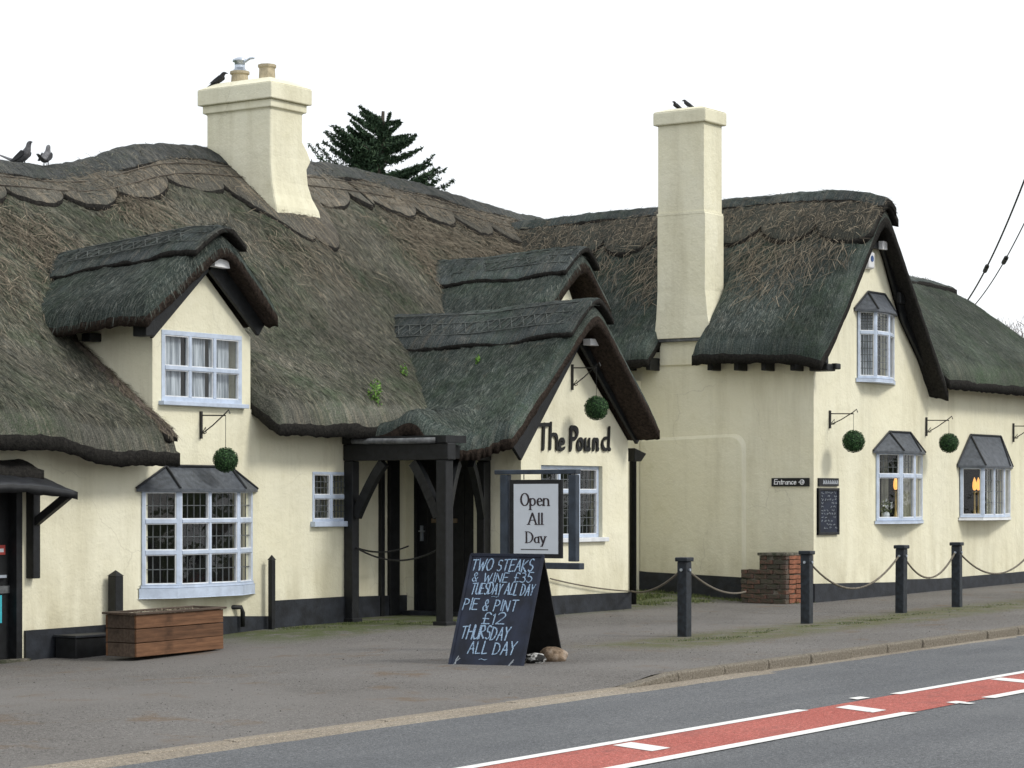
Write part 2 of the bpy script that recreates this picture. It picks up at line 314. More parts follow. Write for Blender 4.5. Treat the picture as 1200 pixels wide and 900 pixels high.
m = Mat('chalk', .95); cn = m.noise(90, 3); m.col(m.mix(m.ramp(cn, [(.35, 0.), (.55, 1.)]), (.11, .16, .26), (.36, .50, .66))); M_CHALK = m.m
m = Mat('chalk_grey', .95); m.col((.30, .33, .36)); M_CHALKG = m.m
M_SIGNW = paint('sign_white', (.60, .645, .70), .35, .03)
M_INK = paint('sign_ink', (.03, .02, .025), .5, .2)
M_FEATH = paint('dark_feathers', (.02, .021, .025), .6, .4, .3, 30)
M_FEATHG = paint('grey_feathers', (.13, .13, .14), .7, .4, .3, 30)

# ---------------------------------------------------------------- ground, road, kerb
def sheet(name, x0, x1, y0, y1, mat, dz=0, sx=1., sy=.5, f=None):
    xs = np.linspace(x0, x1, max(2, int((x1 - x0) / sx) + 1)); ys = np.linspace(y0, y1, max(2, int((y1 - y0) / sy) + 1))
    X, Y = np.meshgrid(xs, ys, indexing='ij'); Z = gz(X, Y) + dz
    if f is not None: Z = Z + f(X, Y)
    nu, nv = X.shape; idx = np.arange(nu * nv).reshape(nu, nv)
    q = np.stack([idx[:-1, :-1], idx[1:, :-1], idx[1:, 1:], idx[:-1, 1:]], -1).reshape(-1, 4)
    o = npmesh(name, np.stack([X, Y, Z], -1).reshape(-1, 3), q, [mat]); return tag(o, kind='structure')
KY = 11.75; KX = 19.9
g = sheet('ground', -500, 600, -400, 700, M_GRASS, -.45, 50, 50)
sheet('road', -60, 110, 4.6, KY + .02, M_ROAD, 0, 1, 1.2, lambda X, Y: -.05)
fo = lambda X, Y: -.035 * sst(KX - .3, KX - 1.0, X) * sst(KY + 2.0, KY, Y) + (.045) * sst(KX - .95, KX + .0, X) * sst(KY + 4, KY, Y) + .008 * fbm(X * .8, Y * .8)
sheet('forecourt', -60, 110, KY + .12, 31, M_FORE, 0, .4, .25, fo)
sheet('opposite_pavement', -60, 110, -2.5, 4.5, M_PAVE, .06, 2, 1)
sheet('opposite_kerb', -60, 110, 4.5, 4.62, M_KERB2, .07, 2, .2)
# tan worn edging between dropped kerb and road
sheet('road_edge_strip', -60, KX + 1.5, KY - .25, KY + .04, M_KERB, 0, .5, .1, lambda X, Y: -.047 + .012 * sst(KY - .2, KY, Y) + .01 * fbm(X * 3, Y * 9))
sheet('road_edge_channel', KX + 1.5, 60, KY - .14, KY + .02, M_KERB, 0, .5, .1, lambda X, Y: -.046 + .006 * fbm(X * 3, Y * 9))
kb = bpy.data.objects.new('kerb', None); COL.objects.link(kb); tag(kb, kind='structure')
km = MB(); km.box(-.445, .445, 0, .14, -.12, .10); kst = km.build('kerb_stone', M_KERB2, kb, bevel=.018)
X = KX + .45; first = True
while X < 60:
    o = kst if first else kst.copy()
    if not first: COL.objects.link(o)
    first = False
    h = .05
    o.location = (X + random.uniform(-.008, .008), KY + random.uniform(-.008, .008), float(gz(X, KY)) - .05 + .0 + (h - .05)); o.rotation_euler = (0, -.0085, random.uniform(-.006, .006))
    X += .915
km = MB(); km.box(-.445, .445, 0, .14, -.12, .0); kst2 = km.build('kerb_stone', M_KERB, kb, bevel=.012)
wm = MB(); z0_, z1_ = float(gz(KX - .9, KY)) - .028, float(gz(KX, KY)) + .05
wm.hexa([(KX - .91, KY, z0_ - .15), (KX - .005, KY, z0_ - .15), (KX - .005, KY + .14, z0_ - .15), (KX - .91, KY + .14, z0_ - .15), (KX - .91, KY, z0_), (KX - .005, KY, z1_), (KX - .005, KY + .14, z1_), (KX - .91, KY + .14, z0_)]); wm.build('kerb_stone', M_KERB2, kb, 'tapered dropper kerb stone', bevel=.012)
X = KX - .45 - .915; first = True
while X > 5:
    o = kst2 if first else kst2.copy()
    if not first: COL.objects.link(o)
    first = False
    o.location = (X, KY + random.uniform(-.006, .006), float(gz(X, KY)) - .028 + random.uniform(-.003, .003)); o.rotation_euler = (0, -.0085, 0); X -= .915
for nm in ('road_edge_strip', 'road_edge_channel'):
    me = bpy.data.objects[nm].data; y0 = min(v.co.y for v in me.vertices)
    for v in me.vertices:
        if v.co.y < y0 + .02: v.co.y += .07 * float(fbm(np.array(v.co.x * 1.1), np.array(3.), 5)); v.co.z -= .004
# road markings
def rect_mark(name, pts, mat, dz):
    mb = MB(); vs = [(x, y, float(gz(x, y)) - .05 + dz) for x, y in pts]
    mb.add(vs, [(0, 1, 2, 3)]); o = mb.build(name, mat); return tag(o, kind='structure')
def strip(name, x0, x1, y0, y1, mat, dz):
    return sheet(name, x0, x1, y0, y1, mat, 0, 2, 1, lambda X, Y: -.05 + dz)
def yonroad(x, y): 
    a = ray(x); Z = 20.
    for _ in range(30): Z = (HC + .05 - float(gz(a[0] * Z, 9))) * F / (y - 585)
    return Z * a[0], Z * a[1]
YU = 9.42; YL = 8.58
strip('red_centre_strip', -20, 60, YL, YU, M_RED, .004)
def xat(px, Y): a = ray(px); return Y / a[1] * a[0]
for a, b in ((8, xat(942, YU)), (xat(1050, YU), 34)): strip('white_line', a, b, YU - .05, YU + .06, M_LINE, .008)
for a, b in ((6, xat(1066, YL)), (xat(1157, YL), 34)): strip('white_line', a, b, YL - .07, YL + .06, M_LINE, .008)
def hatch(pxa, pya, pxb, pyb, w=.16):
    a = yonroad(pxa, pya); b = yonroad(pxb, pyb); rect_mark('white_hatch_mark', [a, (a[0] + w * 1.6, a[1]), (b[0] + w * 1.6, b[1]), b], M_LINE, .008)
hatch(718, 874.5, 764, 881.5); hatch(979, 830, 1023, 836); hatch(1160, 797, 1200, 801)
for px, py, s in ((1006, 819, .14), (1120, 824, .12), (1132, 825, .07)):
    a = yonroad(px, py); rect_mark('white_paint_remnant', [(a[0] - s, a[1] - .06), (a[0] + s * .6, a[1] - .07), (a[0] + s, a[1] + .05), (a[0] - s * .4, a[1] + .07)], M_LINE, .009)

# ---------------------------------------------------------------- the pub
PUB = thing('thatched_pub', 'long cream rendered pub with rolling mossy thatched roof and two tall chimneys', 'building', (27, 20, 0))
YM, YP, XW, YW, XD0, XD1 = 20.3, 18.75, 33.2, 17.2, 21.8, 23.62
import bmesh
def wall(name, ax, c, outline, holes=(), depth=.22, mat=None):
    bm = bmesh.new()
    P = (lambda h, z, k=0: (h, c + k, z)) if ax == 'Y' else (lambda h, z, k=0: (c + k, h, z))
    def loop(pts):
        vs = [bm.verts.new(P(*p)) for p in pts]; return [bm.edges.new((vs[i], vs[(i + 1) % len(vs)])) for i in range(len(vs))], vs
    es, ov = loop(outline)
    hl = []
    for h0, h1, z0, z1 in holes:
        e, v = loop([(h0, z0), (h1, z0), (h1, z1), (h0, z1)]); es += e; hl.append(v)
    bmesh.ops.triangle_fill(bm, use_beauty=True, use_dissolve=False, edges=es)
    for v in hl + [ov]:
        b = [bm.verts.new((p.co.x + (depth if ax == 'X' else 0), p.co.y + (depth if ax == 'Y' else 0), p.co.z)) for p in v]
        for i in range(len(v)): bm.faces.new((v[i], v[(i + 1) % len(v)], b[(i + 1) % len(v)], b[i]))
    bmesh.ops.recalc_face_normals(bm, faces=bm.faces)
    me = bpy.data.meshes.new(name); bm.to_mesh(me); bm.free(); me.materials.append(mat or M_WALL)
    return place(bpy.data.objects.new(name, me), PUB)
def hp(px, py, Y): p = onY(px, py, Y); return p.x, p.z
def hx(px, py, X): p = onX(px, py, X); return p.y, p.z
# window openings on the left wall
dw = (hp(189, 471, YM)[0], hp(283, 471, YM)[0], hp(236, 472, YM)[1], hp(236, 390, YM)[1])
bay = (hp(165, 0, YM)[0], hp(295, 0, YM)[0], hp(230, 694, YM)[1], hp(230, 573, YM)[1])
sw = (hp(366, 0, YM)[0], hp(408, 0, YM)[0], hp(385, 611, YM)[1], hp(385, 553, YM)[1])
ld = (18.3, hp(24, 0, YM)[0], -.35, hp(20, 575, YM)[1])
apex = hp(235, 314, YM)
wall('wall', 'Y', YM, [(12, -.6), (25.8, -.6), (25.8, 2.8), (XD1, 2.8), (XD1, 3.72), apex, (XD0, 3.72), (XD0, 2.2), (20.3, 2.2), (19.9, 2.45), (12, 2.45)],
     [dw, (bay[0] + .12, bay[1] - .12, bay[2] + .05, bay[3] - .03), sw, ld])
wall('dormer_cheek', 'X', XD0, [(YM + .221, 1.9), (22.6, 1.9), (22.6, 4.2), (YM + .221, 3.74)])
wall('dormer_cheek', 'X', XD1 - .22, [(YM + .221, 1.9), (22.6, 1.9), (22.6, 4.2), (YM + .221, 3.74)])
YC = 20.74
wall('wall', 'Y', YC, [(25.6, -.6), (27.72, -.6), (27.72, 2.7), (25.6, 2.7)])
wall('wall', 'X', 25.58, [(YM + .221, -.6), (YC, -.6), (YC, 2.7), (YM + .221, 2.7)])
# the pound gable
pw = (hp(634, 0, YP)[0], hp(706, 0, YP)[0], hp(690, 630, YP)[1], hp(690, 546, YP)[1])
papex = hp(671, 404, YP)
wall('wall', 'Y', YP, [(27.5, -.6), (30.3, -.6), (30.3, 2.5), papex, (27.5, 2.45)], [pw])
dd = (onX(555, 0, 27.5).y, onX(485, 0, 27.5).y, -.4, onX(520, 535, 27.5).z)
wall('wall', 'X', 27.5, [(YP + .221, -.6), (YC - .001, -.6), (YC - .001, 2.6), (YP + .221, 2.6)], [dd])
wall('wall', 'X', 30.08, [(YP + .221, -.6), (YM, -.6), (YM, 3.2), (YP + .221, 2.45)])
wall('wall', 'Y', YM, [(30.3, -.6), (XW, -.6), (XW, 3.55), (31.9, 3.55), (31.0, 5.0), (30.3, 4.1)])
# wing
w1 = (hp(1029, 0, YW)[0], hp(1077, 0, YW)[0], hp(1050, 608, YW)[1], hp(1050, 528, YW)[1])
w2 = (hp(1124, 0, YW)[0], hp(1181, 0, YW)[0], hp(1150, 606, YW)[1], hp(1150, 545, YW)[1])
w3 = (hp(1004, 0, YW)[0], hp(1046, 0, YW)[0], hp(1025, 443, YW)[1], hp(1025, 367, YW)[1])
gap = hp(1022, 268, YW)
wall('wall', 'Y', YW, [(XW, -.5), (44.9, -.5), (44.9, 3.5), (43.9, 3.7), (37.2, 3.7), (36.2, 4.6), (gap[0], gap[1] + .1), (34.1, 4.65), (33.55, 4.1), (XW, 3.9)], [w1, w2, w3])
wall('wall', 'X', XW, [(YW + .221, -.5), (25, -.5), (25, 4.1), (YW + .221, 3.95)])
wall('wall', 'X', 44.9 - .22, [(YW + .221, -.5), (21.4, -.5), (21.4, 3.5), (YW + .221, 3.5)])
wall('wall', 'Y', 21.4, [(33.4, -.5), (44.9, -.5), (44.9, 3.5), (33.4, 3.5)])
wall('wall', 'Y', 28.9, [(12, -.6), (37, -.6), (37, 2.9), (12, 2.9)]); wall('wall', 'X', 12, [(YM, -.6), (28.9, -.6), (28.9, 2.6), (24.6, 6.2), (YM, 2.6)])
wall('wall', 'X', 37, [(21.6, -.6), (28.9, -.6), (28.9, 2.8), (24.6, 6.4), (21.6, 3.7)])
# raised render panel of a blocked doorway, and a shallow pier under the chimney
y0, z1 = hx(871, 512, XW); y1 = hx(752, 512, XW)[0]
pts = []
for k in range(9): t = k / 8 * math.pi / 2; pts.append((y0 + .22 - .22 * math.cos(t), z1 - .22 + .22 * math.sin(t)))
pts += [(y1, z1 - .05), (y1, -.4), (y0, -.4)]
mb = MB(); n = len(pts); fr_ = [(XW - .05, a, b) for a, b in pts]; bk = [(XW + .0, a + (-.05 if a < 19 else 0), b + .05 * (b > 1)) for a, b in pts]
mb.add(fr_ + bk, [tuple(range(n))] + [(i, (i + 1) % n, n + (i + 1) % n, n + i) for i in range(n)]); mb.build('blocked_doorway_panel', M_WALL, PUB)
# plinths
def plinth(ax, c, pts, out=.035):
    mb = MB(); n = len(pts)
    for i in range(n - 1):
        (h0, t0), (h1, t1) = pts[i], pts[i + 1]
        mb_pts = lambda k0, k1: [(h0, -.6), (h1, -.6), (h1, t1), (h0, t0)]
        q = [(h0, -.6), (h1, -.6), (h1, t1), (h0, t0)]
        A = [((h, c - out, z) if ax == 'Y' else (c - out, h, z)) for h, z in q]; B = [((h, c + .004, z) if ax == 'Y' else (c + .004, h, z)) for h, z in q]
        mb.hexa(A + B)
    return mb.build('plinth', M_PLINTH, PUB)
plinth('Y', YM, [hp(28, 739, YM), hp(124, 732, YM)]); plinth('Y', YM + .001, [hp(124, 732, YM), hp(262, 722, YM), hp(318, 722, YM)]); plinth('Y', YM + .002, [hp(318, 704, YM), (25.79, hp(420, 698, YM)[1])]); plinth('Y', YC, [(25.81, hp(440, 697, YC)[1]), (27.49, hp(478, 697, YC)[1])])
plinth('Y', YP, [(27.47, hp(609, 700, YP)[1]), (30.33, hp(735, 694, YP)[1])], .04); plinth('X', 27.5, [hx(609, 700, 27.5), hx(578, 702, 27.5)])
plinth('Y', YW, [(XW - .03, hp(953, 684, YW)[1]), hp(1055, 682, YW)]); plinth('Y', YW + .001, [hp(1055, 679, YW), hp(1100, 678, YW), hp(1185, 671, YW), (44.9, hp(1185, 671, YW)[1] + .06)])
plinth('X', XW, [(YW, hx(953, 684, XW)[1]), hx(880, 677, XW), hx(760, 670, XW), hx(742, 668, XW)], .06)

# ---------------------------------------------------------------- thatch
def slab(name, X, Y, zf, th=.38, mask=None, mat=None, parent=None, amp=.035, seed=0, edge=None, cutm=None, rag=.03, cast=None):
    X = np.array(X, float); Y = np.array(Y, float); nu, nv = X.shape
    Z0 = zf(X, Y); Z = Z0 + amp * fbm(X * 1.4, Y * 1.4, seed) + amp * .7 * fbm(X * 9, Y * 9, seed + 5, 3)
    keep = np.ones((nu - 1, nv - 1), bool)
    if mask is not None:
        cx = (X[:-1, :-1] + X[1:, 1:]) / 2; cy = (Y[:-1, :-1] + Y[1:, 1:]) / 2; keep = mask(cx, cy)
    # boundary rounding: distance (cells) to the edge
    kv = np.zeros((nu, nv), int); kv[:-1, :-1] += keep; kv[1:, :-1] += keep; kv[:-1, 1:] += keep; kv[1:, 1:] += keep
    used = kv > 0; inner = (kv == 4)
    d = np.where(inner, 9, 0); cur = inner.copy()
    NR = 5
    for r in range(1, NR):
        nx = cur.copy(); nx[1:-1, 1:-1] = cur[1:-1, 1:-1] & cur[:-2, 1:-1] & cur[2:, 1:-1] & cur[1:-1, :-2] & cur[1:-1, 2:]
        nx[0] = nx[-1] = False; nx[:, 0] = nx[:, -1] = False; d[cur & ~nx] = r; cur = nx
    qq = np.clip(1 - d / NR, 0, 1); drop = (1 - np.sqrt(np.clip(1 - qq ** 2, 0, 1))) * (edge if edge is not None else th * .58)
    Zt = Z - drop
    Zb = Z0 - th + rag * fbm(X * 11, Y * 11, seed + 9, 3)
    idx = np.arange(nu * nv).reshape(nu, nv)
    a, b, c, e = idx[:-1, :-1][keep], idx[1:, :-1][keep], idx[1:, 1:][keep], idx[:-1, 1:][keep]
    N = nu * nv
    top = np.stack([a, b, c, e], -1); bot = np.stack([e, c, b, a], -1) + N
    K = np.pad(keep, 1); sd = []
    for di, dj in ((-1, 0), (1, 0), (0, -1), (0, 1)):
        nb = K[1 + di:nu + di, 1 + dj:nv + dj]; bd = keep & ~nb; i, j = np.nonzero(bd)
        if (di, dj) == (-1, 0): p, q = idx[i, j], idx[i, j + 1]
        elif (di, dj) == (1, 0): p, q = idx[i + 1, j + 1], idx[i + 1, j]
        elif (di, dj) == (0, -1): p, q = idx[i + 1, j], idx[i, j]
        else: p, q = idx[i, j + 1], idx[i + 1, j + 1]
        sd.append(np.stack([p, q, q + N, p + N], -1))
    sd = np.concatenate(sd); f = np.concatenate([top, bot, sd]); mi = np.r_[np.zeros(len(top)), np.ones(len(bot) + len(sd))]
    v = np.concatenate([np.stack([X, Y, Zt], -1).reshape(-1, 3), np.stack([X, Y, Zb], -1).reshape(-1, 3)])
    uq, inv = np.unique(f, return_inverse=True); v = v[uq]; f = inv.reshape(f.shape)
    o = npmesh(name, v, f, [mat, cutm or M_CUTD], parent or PUB, mi); o['_'] = 0; del o['_']
    return o, dict(X=X, Y=Y, Z=Zt, keep=keep)
def strands(name, G, n, L=(.1, .3), w=.006, jit=.25, lift=.012, mat=None, parent=None, bias=None, tone=(.05, 1.), seed=1, stick=.12, where=None):
    rg = np.random.default_rng(seed); X, Y, Z, K = G['X'], G['Y'], G['Z'], G['keep']; nu, nv = X.shape
    if min(K.shape) > 60:
        E_ = K.copy(); Kp = np.pad(K, 3); nu_, nv_ = K.shape
        for di in (-3, 0, 3):
            for dj in (-3, 0, 3): E_ &= Kp[3 + di:3 + di + nu_, 3 + dj:3 + dj + nv_]
        K = E_
    ii, jj = np.nonzero(K); area = np.abs((X[ii + 1, jj] - X[ii, jj]) * (Y[ii, jj + 1] - Y[ii, jj])) + 1e-9
    if where is not None: area = area * np.clip(where(X[ii, jj], Y[ii, jj]), 0, None)
    pk = rg.choice(len(ii), n, p=area / area.sum()); i, j = ii[pk], jj[pk]; a, b = rg.random(n), rg.random(n)
    def bl(A): return A[i, j] * (1 - a) * (1 - b) + A[i + 1, j] * a * (1 - b) + A[i, j + 1] * (1 - a) * b + A[i + 1, j + 1] * a * b
    P = np.stack([bl(X), bl(Y), bl(Z)], -1)
    eu = np.stack([X[i + 1, j] - X[i, j], Y[i + 1, j] - Y[i, j], Z[i + 1, j] - Z[i, j]], -1); ev = np.stack([X[i, j + 1] - X[i, j], Y[i, j + 1] - Y[i, j], Z[i, j + 1] - Z[i, j]], -1)
    nm = np.cross(eu, ev); nm /= np.linalg.norm(nm, axis=1, keepdims=True) + 1e-9; nm *= np.sign(nm[:, 2:3])
    down = np.stack([nm[:, 0] * nm[:, 2], nm[:, 1] * nm[:, 2], -(nm[:, 0] ** 2 + nm[:, 1] ** 2)], -1); down /= np.linalg.norm(down, axis=1, keepdims=True) + 1e-6
    side = np.cross(down, nm); ang = rg.normal(0, jit, n)[:, None]
    d = down * np.cos(ang) + side * np.sin(ang); s = side * np.cos(ang) - down * np.sin(ang)
    Ls = rg.uniform(L[0], L[1], n)[:, None]; ww = (w * rg.uniform(.6, 1.4, n))[:, None]
    up = np.abs(rg.normal(0, stick, n))[:, None] * Ls
    p0 = P + nm * .002; p1 = P + d * Ls * .5 + nm * (lift + up * .5); p2 = P + d * Ls + nm * (lift * .6 + up)
    v = np.stack([p0 - s * ww / 2, p0 + s * ww / 2, p1 + s * ww / 2, p1 - s * ww / 2, p2 + s * ww / 4, p2 - s * ww / 4], 1).reshape(-1, 3)
    k = np.arange(n)[:, None] * 6; f = np.concatenate([k + np.array([[0, 1, 2, 3]]), k + np.array([[3, 2, 4, 5]])])
    tn = rg.uniform(tone[0], tone[1], n) ** 1.3; o = npmesh(name, v, f, [mat], parent, smooth=False, attr=np.r_[tn, tn]); o['kind'] = 'stuff'; return o
def interp(xs, ys): return lambda x: np.interp(x, xs, ys)
def smooth_interp(xs, ys):
    gx = np.linspace(xs[0], xs[-1], 400); gy = np.interp(gx, xs, ys); kx = np.ones(17) / 17; gp = np.convolve(np.pad(gy, 8, mode='edge'), kx, mode='valid')
    return lambda x: np.interp(x, gx, gp)
YR = 24.6
zridge = smooth_interp([10, 20, 22.2, 23.4, 24.3, 24.9, 26.1, 27.6, 29, 30.6, 32.5, 34.7, 37.2, 40], [6.17, 6.17, 6.18, 6.16, 6.20, 6.34, 6.78, 6.87, 6.91, 6.97, 6.92, 6.76, 6.62, 6.5])
shp = smooth_interp([0, .326, .663, .874, .95, 1.0], [0, .30, .70, .90, .965, 1.0])
def zeave(X): return 2.42 + .42 * sst(XD1 - 1.3, XD1 - .2, X) + .16 * sst(20.6, 19.6, X)
def zmain(X, Y):
    t = (Y - 19.82) / (YR - 19.82); tb = (29.3 - Y) / (29.3 - YR); ze, zr = zeave(X), zridge(X)
    return np.where(Y <= YR, ze + (zr - ze) * shp(np.clip(t, 0, 1)), 2.7 + (zr - 2.7) * shp(np.clip(tb, 0, 1)))
def mmask(x, y):
    k = ~((x > XD0 - .03) & (x < XD1 + .02) & (y < 21.5)); k &= ~((x > 31.8) & (y < 21.7)); k &= ~((x > 30.1) & (x < 31.9) & (y < 21.3)); k &= ~((x > 27.55) & (x < 30.25) & (y < 20.35)); return k
xs = np.arange(11.7, 37.3, .06); ys = np.r_[np.arange(19.82, 25.3, .06), np.arange(25.5, 29.4, .3)]
X, Y = np.meshgrid(xs, ys, indexing='ij')
Y = Y + .03 * fbm(X * 2, X * 0 + 3) * (Y < 20.5)
mainroof, GM = slab('thatch_roof', X, Y, zmain, .40, mmask, M_TH_MAIN, PUB, .05, 3)
GV = dict(GM); GV['keep'] = GM['keep'] & (X[:-1, :-1] > 17.5) & (Y[:-1, :-1] < 25.2)
strands('weathered_straw', GV, 190000, (.05, .16), .005, .10, .006, M_STRAW, mainroof, seed=2, stick=.05)
X, Y = np.meshgrid(np.arange(XD0 - .24, XD0 - .01, .03), np.arange(19.86, 21.6, .05), indexing='ij')
er, GR = slab('edge_roll', X, Y, lambda a, b: zmain(a, b) + .005 + .03 * fbm(a * 3, b * 4), .12, None, thatch('thatch_edge_roll', 'X', [(.05, .04, .036), (.12, .098, .088), (.22, .18, .155)], (.09, .08, .065), .3, (.25, .2, .16), .4), mainroof, .06, 17, .06)
strands('straw_surface', GR, 900, (.05, .16), .006, .5, .01, M_STRAW_L, er, seed=19, stick=.1, tone=(0, .6))
# ridge caps with scalloped lower edges
def ridgecap(name, us, ctr, wf, zf, axis, mat, parent, seed, th=.15, off=.10, nv=44, wb=None, strand=None, smat=None, jit=.8):
    s = np.linspace(-1, 1, nv); U, Sv = np.meshgrid(us, s, indexing='ij'); wfr = wf(us)[:, None]; wbk = (wb(us) if wb else wf(us))[:, None]
    V = ctr + Sv * np.where(Sv < 0, wfr, wbk)
    X, Y = (U, V) if axis == 'X' else (V, U)
    o, G = slab(name, X, Y, lambda a, b: zf(a, b) + off, th, None, mat, parent, .035, seed, .03, rag=.0)
    if strand: K2 = G['keep'].copy(); K2[:, :3] = False; K2[:, -3:] = False; G = dict(G); G['keep'] = K2; strands('straw_surface', G, strand, (.05, .18), .007, jit, .01, smat or M_STRAW_L, o, seed=seed, stick=.15, tone=(0, .9))
    return o, G
def scal(base, amp, per, ph=0): return lambda u: base + amp * np.abs(np.sin(np.pi * (u + ph) / per)) ** .6
def endtaper(f, a, b, L=.6, lo=.35): return lambda u: f(u) * (lo + (1 - lo) * np.clip(np.minimum(u - a, b - u) / L, 0, 1) ** .6)
u1 = np.arange(12, 30.55, .05)
f1 = scal(.70, .28, 1.05, .3); f1b = lambda u: f1(u) + 1.05 * np.exp(-((u - 28.15) / .85) ** 2)
rc1, G1 = ridgecap('ridge_cap', u1, YR, f1b, zmain, 'X', M_RIDGE, mainroof, 11, strand=11000, wb=lambda u: u * 0 + .9)
u2 = np.arange(30.6, 37.2, .05)
rc2, G2 = ridgecap('ridge_cap', u2, YR, scal(.78, .28, 1.1, .1), zmain, 'X', M_RIDGE, mainroof, 12, strand=9000, wb=lambda u: u * 0 + .9)
# upper ridge roll
rr, Gr = ridgecap('ridge_roll', np.arange(12, 37.2, .05), YR, lambda u: u * 0 + .42 + .04 * np.sin(u * 3), zmain, 'X', M_ROLL, mainroof, 13, off=.15, nv=20, strand=2500, smat=M_STRAW, jit=.4)
def rods(name, zf, paths, parent, r=.013, off=.10, mat=None):
    mb = MB()
    for p in paths:
        q = [(x, y, float(zf(np.array(x), np.array(y))) + off) for x, y in p]; mb.tube(q, r, 4, cap=False)
    o = mb.build(name, mat or M_STRAW_ROD, parent); o['kind'] = 'stuff'; return o
M_STRAW_ROD = paint('hazel_rod', (.09, .075, .06), .9, .5)
ps = []
for off in (-.50, -.72):
    ps.append([(x, YR + off) for x in np.arange(18, 37, .3)])
rods('hazel_rods', zmain, ps, mainroof, .010, .115)
# loose tan straw on the main roof
def blobs(lst):
    def f(x, y):
        r = np.zeros_like(x)
        for cx, cy, sx, sy, k in lst: r = r + k * np.exp(-((x - cx) / sx) ** 2 - ((y - cy) / sy) ** 2)
        return r
    return f
lb = [(22.6, 22.5, .5, .7, .8), (22.1, 23.2, .6, .4, .6), (25.0, 23.6, .5, .5, .8), (27.4, 22.6, .9, .5, .3), (32.5, 23.0, 1.2, .7, .7), (34.5, 23.2, 1.3, .7, .8), (30.6, 22.6, .35, .5, 1.0), (31.3, 23.3, 1., .4, .6), (21.4, 23.6, .5, .3, .6), (20.9, 22.4, .6, .5, .5), (29.0, 23.8, .5, .4, .4), (33.8, 22.0, .8, .5, .4)]
strands('loose_straw', GV, 15000, (.08, .34), .0075, .5, .02, M_STRAW_L, mainroof, where=blobs(lb), seed=5, stick=.18, tone=(0, .9))
strands('long_straw_streaks', GV, 420, (.4, 1.3), .007, .12, .02, M_STRAW_L, mainroof, seed=6, stick=.0, tone=(0, .7), where=lambda x, y: (y > 21.4) * 1.)

def rnd(d, r): return np.sqrt(d * d + r * r) - r
def gable_roof(name, xc, zr, sl, sr, xl, xr, y0, y1, mat, seed, th=.32, flare=.0, r=.18, extra=None, post=None, step=.045, mask=None, n=12000, capw=(.62, .36), capmat=None, ridgef=None, smat=None, cutcurve=.0, eavef=None):
    xs = np.arange(xl, xr + step, step); ys = np.arange(y0, y1 + step, step); X, Y = np.meshgrid(xs, ys, indexing='ij')
    def zf(x, y):
        d = x - xc; z0 = (ridgef(y) if ridgef is not None else zr)
        z = z0 - np.where(d < 0, sl, sr) * rnd(d, r)
        if flare: z = z + flare * np.clip(np.abs(d) / max(xr - xc, .1), 0, 1.2) ** 3
        if extra is not None: z = z + extra(x, y)
        if post is not None: z = post(z, x, y)
        return z
    Y = Y + 0 * X
    o, G = slab(name, X, Y, zf, th, mask, mat, PUB, .035, seed, cutm=M_CUT if xc < 34 else M_CUTD)
    strands('mossy_straw', G, int(n * 2.2), (.04, .13), .005, .13, .006, smat or M_STRAW_W, o, seed=seed, stick=.05)
    if capw:
        c, GC = ridgecap('ridge_cap', np.arange(y0 - .03, y1, .05), xc, lambda u: u * 0 + capw[0] + .03 * np.sin(u * 4), zf, 'Y', capmat or M_RIDGE_D, o, seed + 3, th=.09, off=.085, nv=26, wb=lambda u: u * 0 + capw[1], strand=1500, smat=M_STRAW_W, jit=.6)
    return o, G, zf
# dormer on the left
d1, GD1, zd1 = gable_roof('thatch_roof', 22.75, 4.97, .83, .96, 21.32, 23.72, 19.95, 22.9, M_TH_WET, 31, ridgef=smooth_interp([19.9, 20.4, 21.5, 23], [4.97, 5.0, 4.9, 4.78]), extra=lambda x, y: .10 * np.clip((22.75 - x) / 1.4, 0, 1) ** 2, n=9000)
def dormer_rods(xc, w, y0, y1, zf, parent):
    ps = []
    for o in (.16, .32, .50): ps.append([(xc - o * w / .55, y) for y in np.arange(y0, y1, .15)])
    y = y0 + .3
    while y < y1 - .3: ps += [[(xc - .32 * w / .55, y), (xc - .48 * w / .55, y + .14)], [(xc - .48 * w / .55, y), (xc - .32 * w / .55, y + .14)]]; y += .2
    rods('hazel_rods', zf, ps, parent,   .008, .098, paint('pale_rod', (.09, .10, .095), .9, .4))
dormer_rods(22.75, .5, 20.0, 22.4, zd1, d1)
# second dormer behind the pound gable
d2, GD2, zd2 = gable_roof('thatch_roof', 31.0, 5.40, .9, 1.15, 29.5, 31.72, 19.95, 22.8, M_TH_WET, 41, n=6000, ridgef=smooth_interp([19.9, 20.5, 21.5, 23], [5.42, 5.42, 5.36, 5.36]))
dormer_rods(31.0, .5, 20.0, 22.2, zd2, d2)
# pound gable roof with the eyebrow over the porch
ebr = lambda x, y: 0 * x
def pbase(z, x, y):
    b = 2.66 + .17 * np.exp(-((y - 19.25) / .28) ** 2) - .25 * sst(19.2, 18.5, y); k = 7.
    return np.where(x < 28.6, np.log(np.exp(k * z) + np.exp(k * b)) / k, z)
d3, GD3, zd3 = gable_roof('thatch_roof', 28.62, 4.40, .92, 1.0, 25.6, 30.30, 18.22, 22.6, M_TH_WET, 51, n=24000, post=pbase, mask=lambda x, y: x > 26.5 - .95 * sst(18.35, 19.1, y), ridgef=smooth_interp([18.2, 18.9, 20, 22.6], [4.40, 4.38, 4.30, 4.32]), extra=ebr, capw=(.72, .40), r=.16)
dormer_rods(28.62, .62, 18.4, 22.1, zd3, d3)
